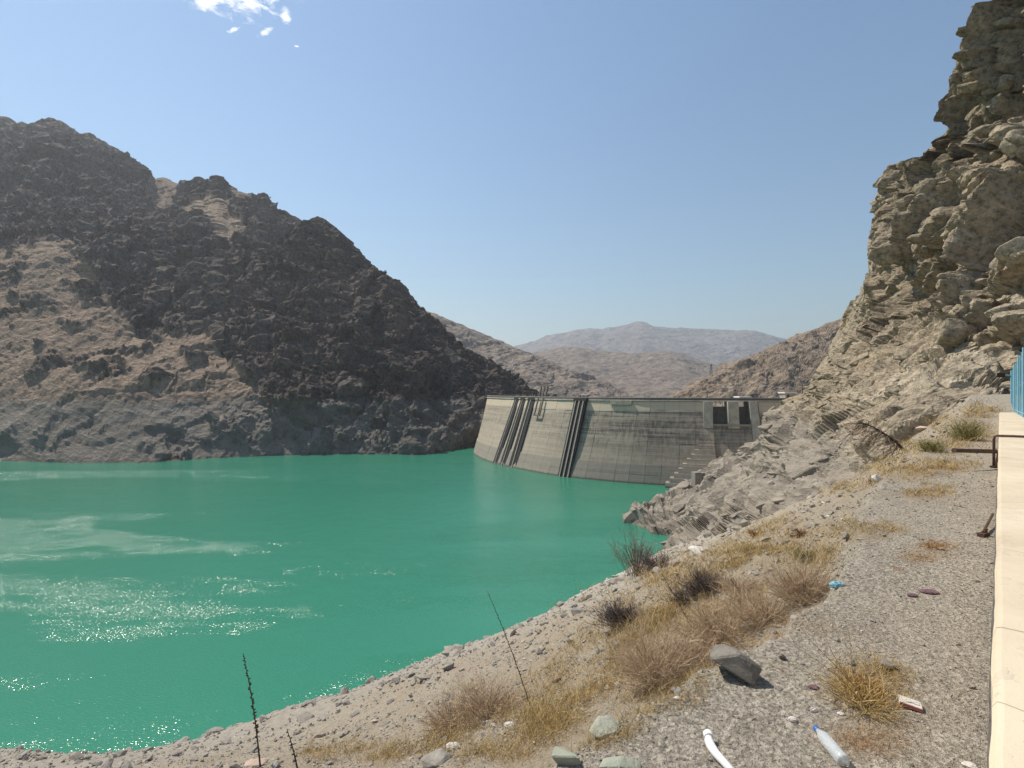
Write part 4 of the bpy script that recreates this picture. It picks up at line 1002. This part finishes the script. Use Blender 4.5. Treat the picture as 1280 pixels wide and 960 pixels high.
rock(712, 950, 36, 24, 'stone_green', 'blocky grey green stone breaking from the terrace edge at the bottom', 321, pts=10, rot=0.8, sink=0.5)
rock(775, 958, 60, 18, 'stone_green', 'pale green slab half buried at the bottom of the picture', 333, flat=0.5, pts=12, elong=1.5, sink=0.5)
rock(872, 690, 26, 9, 'stone_white', 'flat round pale stone lying on the slope below the rocks', 340, flat=0.5, pts=18, sink=0.1)
rock(545, 955, 40, 18, 'stone', 'grey rock with one dark broken side at the bottom edge', 351, pts=12, sink=0.2)
rock(1152, 517, 14, 6, 'stone_pink', 'brown boulder on the grassy rise below the cliff', 361, sink=0.1)
rock(1096, 600, 12, 10, 'stone_white', 'small white boulder on the grassy slope below the cliff', 371, sink=0.1)
rock(316, 958, 26, 10, 'stone_pink', 'pinkish flat stone at the foot of the tall seed stalk', 381, flat=0.5, sink=0.1)
rock(1064, 830, 9, 7, 'stone_dark', 'little dark stone alone in the middle of the terrace gravel', 391)
rock(978, 824, 11, 8, 'stone_dark', 'dark brown lump of stone right of the big angular rock', 394)
rock(1110, 834, 18, 10, 'stone_dark', 'dark clod at the head of the orange grass tuft', 397)

# ------------------------------------------------------------------ dry plants
def straw(name, c1, c2, c3):
    def fn(t, b):
        a = t.attr('tone'); col = t.ramp(a, [(0.0, c1), (0.5, c2), (1.0, c3)])
        setp(t, b, color=col, rough=0.85, spec=0.15)
    return material(name, fn)
M['straw'] = straw('golden straw', (0.24, 0.155, 0.06), (0.42, 0.29, 0.115), (0.58, 0.45, 0.23))
M['rustgrass'] = straw('rust coloured grass', (0.2, 0.1, 0.04), (0.34, 0.17, 0.06), (0.46, 0.27, 0.11))
M['pinktwig'] = straw('pinkish dry twigs', (0.29, 0.205, 0.13), (0.48, 0.355, 0.23), (0.65, 0.515, 0.35))
M['darktwig'] = straw('dark violet twigs', (0.055, 0.04, 0.04), (0.11, 0.082, 0.078), (0.19, 0.15, 0.135))
M['greytwig'] = straw('grey twigs', (0.1, 0.085, 0.07), (0.2, 0.17, 0.135), (0.3, 0.26, 0.2))
M['browntwig'] = straw('brown dead wood', (0.08, 0.05, 0.035), (0.15, 0.1, 0.07), (0.24, 0.17, 0.12))
M['greengrass'] = straw('olive grass', (0.15, 0.13, 0.045), (0.25, 0.22, 0.08), (0.37, 0.33, 0.15))
def ribbons(segs, tones):
    """segs: list of (points (n,3), widths (n,)); each becomes a crossed pair of thin tapering strips"""
    V, Fc, T = [], [], []; b = 0
    for (pts, wd), tn in zip(segs, tones):
        pts = np.asarray(pts, float); n = len(pts); d = pts[-1] - pts[0]
        a = np.cross(d, RNG.normal(size=3)); a /= np.linalg.norm(a) + 1e-9
        wd = np.asarray(wd)[:, None] * 0.5
        V.append(np.concatenate([pts - a * wd, pts + a * wd])); 
        for i in range(n - 1): Fc.append((b + i, b + i + 1, b + n + i + 1, b + n + i))
        T += [tn] * (2 * n); b += 2 * n
    return np.concatenate(V), np.array(Fc), np.array(T, np.float32)
def tone_mesh(name, V, Fc, T):
    me = mesh(name, V, Fc); a = me.attributes.new('tone', 'FLOAT', 'POINT'); a.data.foreach_set('value', T); return me
def twig_segs(n, rx, h, wd, sub=4, up=0.55, curl=0.25, seed=0):
    r = np.random.default_rng(seed); segs = []
    for _ in range(n):
        th = r.random() * 6.283; el = np.arcsin(min(1, up + (1 - up) * r.random()) * r.random() ** 0.35); ln = 0.65 + 0.35 * r.random()
        root = np.array((r.normal() * rx * 0.22, r.normal() * rx * 0.22, -0.02))
        d = np.array((np.cos(th) * np.cos(el) * rx, np.sin(th) * np.cos(el) * rx, np.sin(el) * h)) * ln
        bend = r.normal(size=3) * curl * 0.3 * np.linalg.norm(d)
        p = [root + d * t + bend * t * t for t in (0, 0.35, 0.7, 1.0)]
        segs.append((p, [wd * 1.5, wd * 1.2, wd, wd * 0.4]))
        for _ in range(sub):
            t = 0.3 + 0.6 * r.random(); q = root + d * t + bend * t * t
            e = d / np.linalg.norm(d) + r.normal(size=3) * 0.75; e[2] = abs(e[2]) * 0.9 + 0.1; e /= np.linalg.norm(e)
            L = np.linalg.norm(d) * (0.16 + 0.25 * r.random())
            segs.append(([q, q + e * L * 0.5, q + e * L + r.normal(size=3) * L * 0.2], [wd, wd * 0.8, wd * 0.35]))
    return segs
def bush(px, py, wpx, hpx, mat, n, label, seed, sub=4, up=0.35, wd=1.0, name='dry_bush', cat='bush', curl=0.3, group=None):
    b = hit(px, py); k = b.y / F
    root = empty(name, b); tag(root, label, cat, group)
    rx, h = wpx * k / 2, hpx * k * 1.05
    w0 = max(0.0018, 0.30 * k) * wd
    segs = twig_segs(int(n * 1.5), rx, h, w0, sub + 3, up, curl + 0.25, seed)
    V, Fc, T = ribbons(segs, np.clip(RNG.beta(2, 2, len(segs)), 0, 1))
    link('crown', tone_mesh('crown', V, Fc, T), M[mat], root)
    mb = MB(); r = random.Random(seed)
    for i in range(9):
        th = r.random() * 6.28; q = Vector((math.cos(th) * rx * 0.45, math.sin(th) * rx * 0.45, h * 0.5))
        mb.tube([(0, 0, -0.04), q * 0.5 + Vector((0, 0, 0.01)), q], [w0 * 2.2, w0 * 1.6, w0 * 0.8], 4)
    o = mb.build('stem', M['browntwig'], root)
    a = o.data.attributes.new('tone', 'FLOAT', 'POINT'); a.data.foreach_set('value', np.full(len(o.data.vertices), 0.4, np.float32))
    return root
PINK = [(822, 852, 118, 92, 260, 'large pinkish brown dry bush on the terrace edge left of the big rock'), (902, 806, 100, 72, 220, 'rounded dry brown bush behind the big angular rock'), (960, 778, 90, 55, 190, 'low dry brown bush between the big rock and the blue litter'),
        (1004, 750, 82, 70, 240, 'thick dry brown bush just left of the blue litter'), (612, 893, 92, 55, 230, 'pink tinged dry bush on the middle of the rubble slope'), (565, 908, 70, 42, 150, 'lower pink dry bush at the left of the pink tinged one'),
        (868, 830, 60, 50, 130, 'small dry bush squeezed between the large pinkish bush and the big rock'), (930, 745, 64, 40, 130, 'dry brown bush upslope of the two dark violet bushes')]
for i, (a, b_, c, d_, n, lb) in enumerate(PINK): bush(a, b_, c * 1.12, d_, 'pinktwig', int(n * 1.3), lb, 40 + i, sub=6, up=0.3)
for i, (a, b_, c, d_, n, lb) in enumerate([(776, 778, 60, 40, 200, 'dark violet grey dry bush on the rubble near the waterline'), (884, 738, 64, 38, 190, 'dark twiggy bush in golden grass below the pale round stone'), (858, 752, 46, 26, 100, 'smaller dark bush left of the dark twiggy one'),
                                          (820, 712, 60, 28, 90, 'thin brownish bush at the foot of the bare grey shrub')]):
    bush(a, b_, c, d_, 'darktwig', n, lb, 60 + i, sub=5, up=0.25, wd=1.2)
bush(798, 718, 74, 72, 'greytwig', 46, 'bare grey shrub with long upright twigs against the water', 70, sub=3, up=0.6, wd=1.4, name='bare_shrub', cat='shrub', curl=0.15)
for i, (a, b_, c, d_, lb) in enumerate([(945, 668, 24, 14, 'small rust red tuft on the upper slope nearest the rocks'), (1000, 668, 26, 16, 'rust red tuft on the slope above the thick brown bush'), (905, 735, 30, 18, 'rust coloured tuft beside the dark twiggy bush'), (1005, 598, 22, 12, 'reddish tuft growing against the grey rocks')]):
    bush(a, b_, c, d_, 'rustgrass', 60, lb, 80 + i, sub=2, up=0.3, name='rust_tuft', cat='tuft')
for i, (a, b_, c, d_, lb) in enumerate([(1208, 548, 44, 34, 'olive green and straw bush on the rise beside the wall'), (1010, 700, 36, 24, 'pale green broom bush at the top of the grassy slope'), (1165, 562, 34, 22, 'straw coloured bush left of the olive bush by the wall')]):
    bush(a, b_, c, d_, 'greengrass', 120, lb, 90 + i, sub=3, up=0.5, name='green_bush')
def tuft():
    b = hit(1082, 878); root = empty('grass_tuft', b); tag(root, 'orange dry grass tuft with long stalks on the terrace beside the bottle', 'grass tuft')
    k = b.y / F; r = np.random.default_rng(5)
    s1 = twig_segs(240, 50 * k, 42 * k, 0.0028, 2, 0.2, 0.5, 11); V, Fc, T = ribbons(s1, RNG.beta(2, 2, len(s1)))
    link('blades', tone_mesh('blades', V, Fc, T), M['straw'], root)
    s2 = [([q + np.array((0.10, 0.14, 0.0)) for q in p], w_) for p, w_ in twig_segs(170, 30 * k, 26 * k, 0.0028, 3, 0.2, 0.6, 12)]
    V, Fc, T = ribbons(s2, RNG.beta(2, 2, len(s2))); link('rust_tangle', tone_mesh('rust_tangle', V, Fc, T), M['rustgrass'], root)
    for i, (dx, dy, dz, cv) in enumerate(((-0.42, 0.12, 0.44, 0.1), (-0.30, 0.12, 0.5, 0.1), (-0.2, 0.1, 0.46, 0.05), (-0.08, 0.05, 0.42, 0.0), (0.24, 0.05, 0.3, 0.25), (-0.5, 0.05, 0.3, 0.1))):
        pts = [Vector((dx * t + 0.02 * math.sin(5 * t + i), dy * t, dz * (t - cv * t * t * 2))) for t in np.linspace(0, 1, 9)]
        o = MB().tube(pts, [0.0032 - 0.0022 * j / 8 for j in range(9)], 4).build('stalk', M['straw'], root)
        a = o.data.attributes.new('tone', 'FLOAT', 'POINT'); a.data.foreach_set('value', np.full(len(o.data.vertices), 0.35, np.float32))
tuft()
def grass_field(name, mat, patches, label, hmul=1.0, wmul=1.0):
    segs = []
    for (a, b_, rx, ry, n, hpx) in patches:
        e = np.sqrt(((BQX - a) / rx) ** 2 + ((BQY - b_) / ry) ** 2)
        wgt = BW * np.clip(1.1 - e, 0, 1) * np.clip(0.5 + fbm(BP + 9, 1.1, 3) * 2.2, 0, 2)
        if wgt.sum() <= 0: continue
        P, r, c = scatter(n, wgt)
        for p in P:
            k = p[1] / F; H_ = hpx * k * (0.5 + RNG.random()) * hmul
            for _ in range(7):
                d = RNG.normal(size=3) * np.array((0.5, 0.5, 0)) + np.array((0.12, 0, 0.85)); L = H_ * (0.4 + 0.6 * RNG.random())
                q = p + RNG.normal(size=3) * np.array((1, 1, 0)) * H_ * 0.35 - np.array((0, 0, 0.01))
                w_ = max(0.0022, 0.42 * k) * wmul
                segs.append(([q, q + d * L * 0.55, q + d * L + np.array((d[0], d[1], -0.25)) * L * 0.3], [w_, w_ * 0.8, w_ * 0.3]))
    V, Fc, T = ribbons(segs, RNG.beta(2, 2, len(segs)))
    tag(link(name, tone_mesh(name, V, Fc, T), M[mat]), label, 'grass', kind='stuff')
grass_field('dry_grass', 'straw', [(a, b_, rx, ry, int(50 + rx * ry * 0.10), 9 if b_ < 700 else 15) for (a, b_, rx, ry) in GRASS if not (a, b_) in ((1160, 690), (1085, 915))] + [(860, 790, 170, 70, 900, 11), (1000, 690, 130, 45, 600, 8), (1130, 570, 110, 28, 420, 7), (640, 900, 120, 50, 420, 11), (760, 840, 110, 60, 500, 12)] + [(690, 912, 46, 22, 120, 32), (560, 945, 60, 18, 60, 18)], 'golden dry grass scattered over the slope and terrace')
grass_field('rust_grass', 'rustgrass', [(1165, 685, 34, 8, 110, 5), (1150, 700, 40, 6, 80, 4), (1120, 714, 14, 3, 30, 4), (1090, 930, 70, 28, 150, 9), (810, 870, 60, 25, 70, 9), (660, 930, 40, 14, 50, 9), (960, 795, 60, 18, 60, 8), (1160, 588, 30, 6, 30, 5), (1090, 608, 40, 6, 30, 5)], 'rust coloured creeping grass in flat patches on the terrace')
def stalk(px0, py0, px1, py1, label, pods=34, seed=1, name='seed_stalk', rad=1.0):
    b = hit(px0, py0); root = empty(name, b); tag(root, label, 'stalk')
    k = b.y / F; tip = Vector(((px1 - px0) * k, 0.05, (py0 - py1) * k)); r = random.Random(seed)
    pts = [tip * t + Vector((math.sin(t * 3.0) * 0.02 * tip.z + r.gauss(0, .0012), 0, 0)) for t in np.linspace(0, 1, 14)]
    rad = rad * k * 130; MB().tube(pts, [0.011 * rad * (1 - 0.7 * i / 13) for i in range(14)], 6).build('stem', M['darkstem'], root)
    for i in range(pods):
        t = 0.25 + 0.74 * i / pods; j = t * 13; a = int(j); p = pts[a].lerp(pts[min(a + 1, 13)], j - a); th = r.uniform(0, 6.28); L = 0.026 * (1.2 - t * 0.6) * rad
        q = p + Vector((math.cos(th), math.sin(th), 0.35)) * L
        MB().tube([p, p.lerp(q, 0.5), q, q + Vector((0, 0, L * 0.4))], [0.003 * rad, 0.011 * rad, 0.009 * rad, 0.002 * rad], 5).build('seed_pod', M['darkstem'], root)
M['darkstem'] = plain('dark dry stem', (0.075, 0.055, 0.035), 0.9, 0.3, sc=30)
stalk(326, 958, 302, 818, 'tall dark seed stalk standing against the water at the lower left', 40, 1, rad=0.8)
stalk(664, 882, 609, 738, 'tall thin leaning stalk in front of the pink tinged bush', 26, 2, rad=0.5)
stalk(372, 962, 356, 912, 'short reddish stalk right of the tall seed stalk', 10, 3, rad=0.8)
stalk(866, 790, 826, 716, 'thin dark stalk rising beside the dark twiggy bush', 10, 4, rad=0.45)
def dead_tree():
    b = hit(1131, 560); root = empty('dead_tree', b); tag(root, 'fallen dead tree with bare brown branches at the foot of the cliff', 'dead tree')
    k = b.y / F; r = random.Random(9)
    tr = [Vector((x * k, y, z * k)) for x, y, z in ((2, 0, -3), (-10, 0, 10), (-22, 0.2, 20), (-34, 0.3, 28), (-46, 0.4, 33))]
    MB().tube(tr, [2.2 * k, 1.7 * k, 1.2 * k, 0.8 * k, 0.3 * k], 7).build('trunk', M['darkstem'], root)
    segs = []
    for i in range(90):
        t = r.uniform(0.1, 1) * 3.9; a = int(t); p = tr[a].lerp(tr[a + 1], t - a)
        d = Vector((r.uniform(-42, 6), r.gauss(0, 10), r.uniform(-26, 10))) * k * r.uniform(0.4, 1.0)
        m = p + d * 0.5 + Vector((0, 0, 3 * k)); q = p + d
        segs.append(([p, m, q], [0.9 * k, 0.6 * k, 0.25 * k]))
        for _ in range(3):
            e = Vector((r.gauss(-3, 6), r.gauss(0, 5), r.gauss(-2, 6))) * k; segs.append(([m.lerp(q, r.random()), q + e * 0.5, q + e], [0.5 * k, 0.35 * k, 0.2 * k]))
    V, Fc, T = ribbons(segs, RNG.beta(2, 2, len(segs))); link('branches', tone_mesh('branches', V, Fc, T), M['browntwig'], root)
dead_tree()

# ------------------------------------------------------------------ litter
def bottle():
    a, e = hit(1021, 917), hit(1066, 966); ax = (e - a); ax.z = 0; L = 0.25; rz = math.atan2(ax.y, ax.x)
    root = empty('plastic_bottle', (a.x, a.y, a.z + 0.036), rz); tag(root, 'clear plastic water bottle with blue cap lying on the terrace', 'bottle')
    prof = [(0.018, .0125), (0.03, .0128), (0.045, .018), (0.07, .029), (0.085, .0325)] + [(0.09 + 0.012 * i, .0325 if i % 2 else .0305) for i in range(12)] + [(0.238, .032), (0.247, .026)]
    MB().tube([(x, 0, 0) for x, _ in prof], [r_ for _, r_ in prof], 20).build('bottle_body', M['pet'], root, smooth=True)
    MB().tube([(x, 0, 0) for x in (-0.002, 0.0, 0.018, 0.02)], [0.012, 0.0148, 0.0148, 0.0135], 16).build('cap', M['cap'], root, smooth=True)
def pet_fn(t, b):
    n = t.noise(t.obj(), 60, 4, 0.6)
    setp(t, b, color=(0.78, 0.82, 0.83), rough=0.22, trans=0.55, ior=1.45, normal=t.bump(n, 0.4, 0.004))
M['pet'] = material('clear plastic', pet_fn)
M['cap'] = plain('blue plastic', (0.03, 0.13, 0.42), 0.4, 0.1, spec=0.5)
M['white'] = plain('white plastic', (0.78, 0.77, 0.76), 0.45, 0.08, spec=0.5)
M['card'] = plain('white card', (0.55, 0.51, 0.46), 0.8, 0.12, sc=20); M['cardred'] = plain('dull red card', (0.36, 0.13, 0.13), 0.8, 0.2)
M['bluefoil'] = plain('blue plastic film', (0.2, 0.42, 0.5), 0.3, 0.6, sc=40, spec=0.6, bump=0.8, dist=0.02)
M['violet'] = plain('dull violet rag', (0.14, 0.08, 0.1), 0.9, 0.4, sc=30)
bottle()
def white_pipe():
    b = hit(907, 962); k = b.y / F; root = empty('bent_tube', b + Vector((0, 0, 0.012))); tag(root, 'bent white plastic tube lying on the gravel at the bottom edge', 'tube')
    pts = [Vector((x * k, y, z)) for x, y, z in ((-1, 0.17, 0.012), (-3, 0.15, 0.012), (-4, 0.11, 0.012), (-3, 0.06, 0.012), (1, 0.0, 0.012), (6, -0.08, 0.012))]
    MB().tube(pts, [0.019, 0.022, 0.023, 0.021, 0.018, 0.018], 12).build('tube', M['white'], root, smooth=True)
    MB().tube([pts[0] + Vector((0.002, 0.004, 0.003)), pts[0] + Vector((0.006, 0.03, 0.006))], [0.024, 0.024], 12).build('end_ring', M['white'], root)
white_pipe()
def carton():
    b = hit(1139, 881); k = b.y / F; root = empty('flattened_carton', b, R(-32)); tag(root, 'flattened white carton with red edge lying beside the orange grass tuft', 'carton')
    L = 23 * k
    MB().box((0, 0, 0.022), (L, L * 0.75, 0.022), Matrix.Rotation(0.12, 3, 'Y')).build('box', M['card'], root, bevel=0.004)
    MB().box((0, -L * 0.38, 0.02), (L * 0.98, 0.003, 0.018), Matrix.Rotation(0.12, 3, 'Y')).build('red_edge', M['cardred'], root)
    MB().box((L * 0.1, 0.0, 0.0345), (L * 0.6, L * 0.3, 0.001), Matrix.Rotation(0.12, 3, 'Y')).build('flap', M['card'], root)
carton()
def crumple(name, px, py, wpx, hpx, mat, label, cat, seed, squash=0.5):
    b = hit(px, py); k = b.y / F; bm = bmesh.new(); bmesh.ops.create_icosphere(bm, subdivisions=3, radius=0.5)
    V = np.array([v.co[:] for v in bm.verts]); n = fbm(V + seed * 3.1, 0.35, 3, 0.6, ridged=True)
    for v, q in zip(bm.verts, n):
        v.co *= 0.75 + 0.45 * q; v.co.x *= wpx * k; v.co.y *= wpx * k * 0.7; v.co.z = max(v.co.z, -0.3) * hpx * k
    me = bpy.data.meshes.new(name); bm.to_mesh(me); bm.free(); o = link(name, me, M[mat]); o.location = b + Vector((0, 0, hpx * k * 0.28)); return tag(o, label, cat)
crumple('crushed_bottle', 1046, 734, 17, 10, 'bluefoil', 'crumpled light blue plastic litter at the terrace edge by the thick bush', 'litter', 1)
crumple('rag', 1140, 742, 12, 4, 'violet', 'small dull violet scrap of rag on the terrace gravel', 'rag', 2)
crumple('rag', 1163, 739, 22, 4, 'violet', 'longer reddish violet rag strip right of the small scrap', 'rag', 3)
crumple('rag', 1018, 858, 13, 4, 'violet', 'dark violet scrap lying left of the orange grass tuft', 'rag', 4)
for i, (a, b_, wp, hp, lb) in enumerate(((992, 898, 11, 7, 'white crumpled paper scrap left of the bottle cap'), (1018, 888, 9, 6, 'small white scrap just above the bottle'), (1052, 893, 9, 4, 'tiny pale scrap in the grass above the bottle'), (1212, 957, 16, 3, 'white paper strip at the bottom beside the wall'), (848, 872, 9, 4, 'white chip on the gravel near the flat green stone'), (858, 834, 10, 5, 'white litter caught at the foot of the large pinkish bush'), (636, 905, 14, 6, 'white torn bag below the pink tinged bush'), (566, 935, 18, 7, 'whitish torn bag lying on the lower slope'))):
    crumple('paper_scrap', a, b_, wp, hp, 'card', lb, 'paper', 10 + i)

# ------------------------------------------------------------------ haze: one closed box of thin pale air
def build_haze():
    mb = MB().box((0, 4000, 410), (15800, 8700, 884)); o = mb.build('haze', None)
    m = bpy.data.materials.new('haze'); m.use_nodes = True; nt = m.node_tree; nt.nodes.clear()
    out = nt.nodes.new('ShaderNodeOutputMaterial'); v = nt.nodes.new('ShaderNodeVolumePrincipled')
    v.inputs['Color'].default_value = (0.86, 0.92, 1.0, 1); v.inputs['Density'].default_value = 0.00013; v.inputs['Anisotropy'].default_value = 0.35
    nt.links.new(v.outputs[0], out.inputs['Volume']); o.data.materials.append(m); o.display_type = 'WIRE'
    tag(o, 'pale blue haze filling the valley', 'haze', kind='stuff')
build_haze()
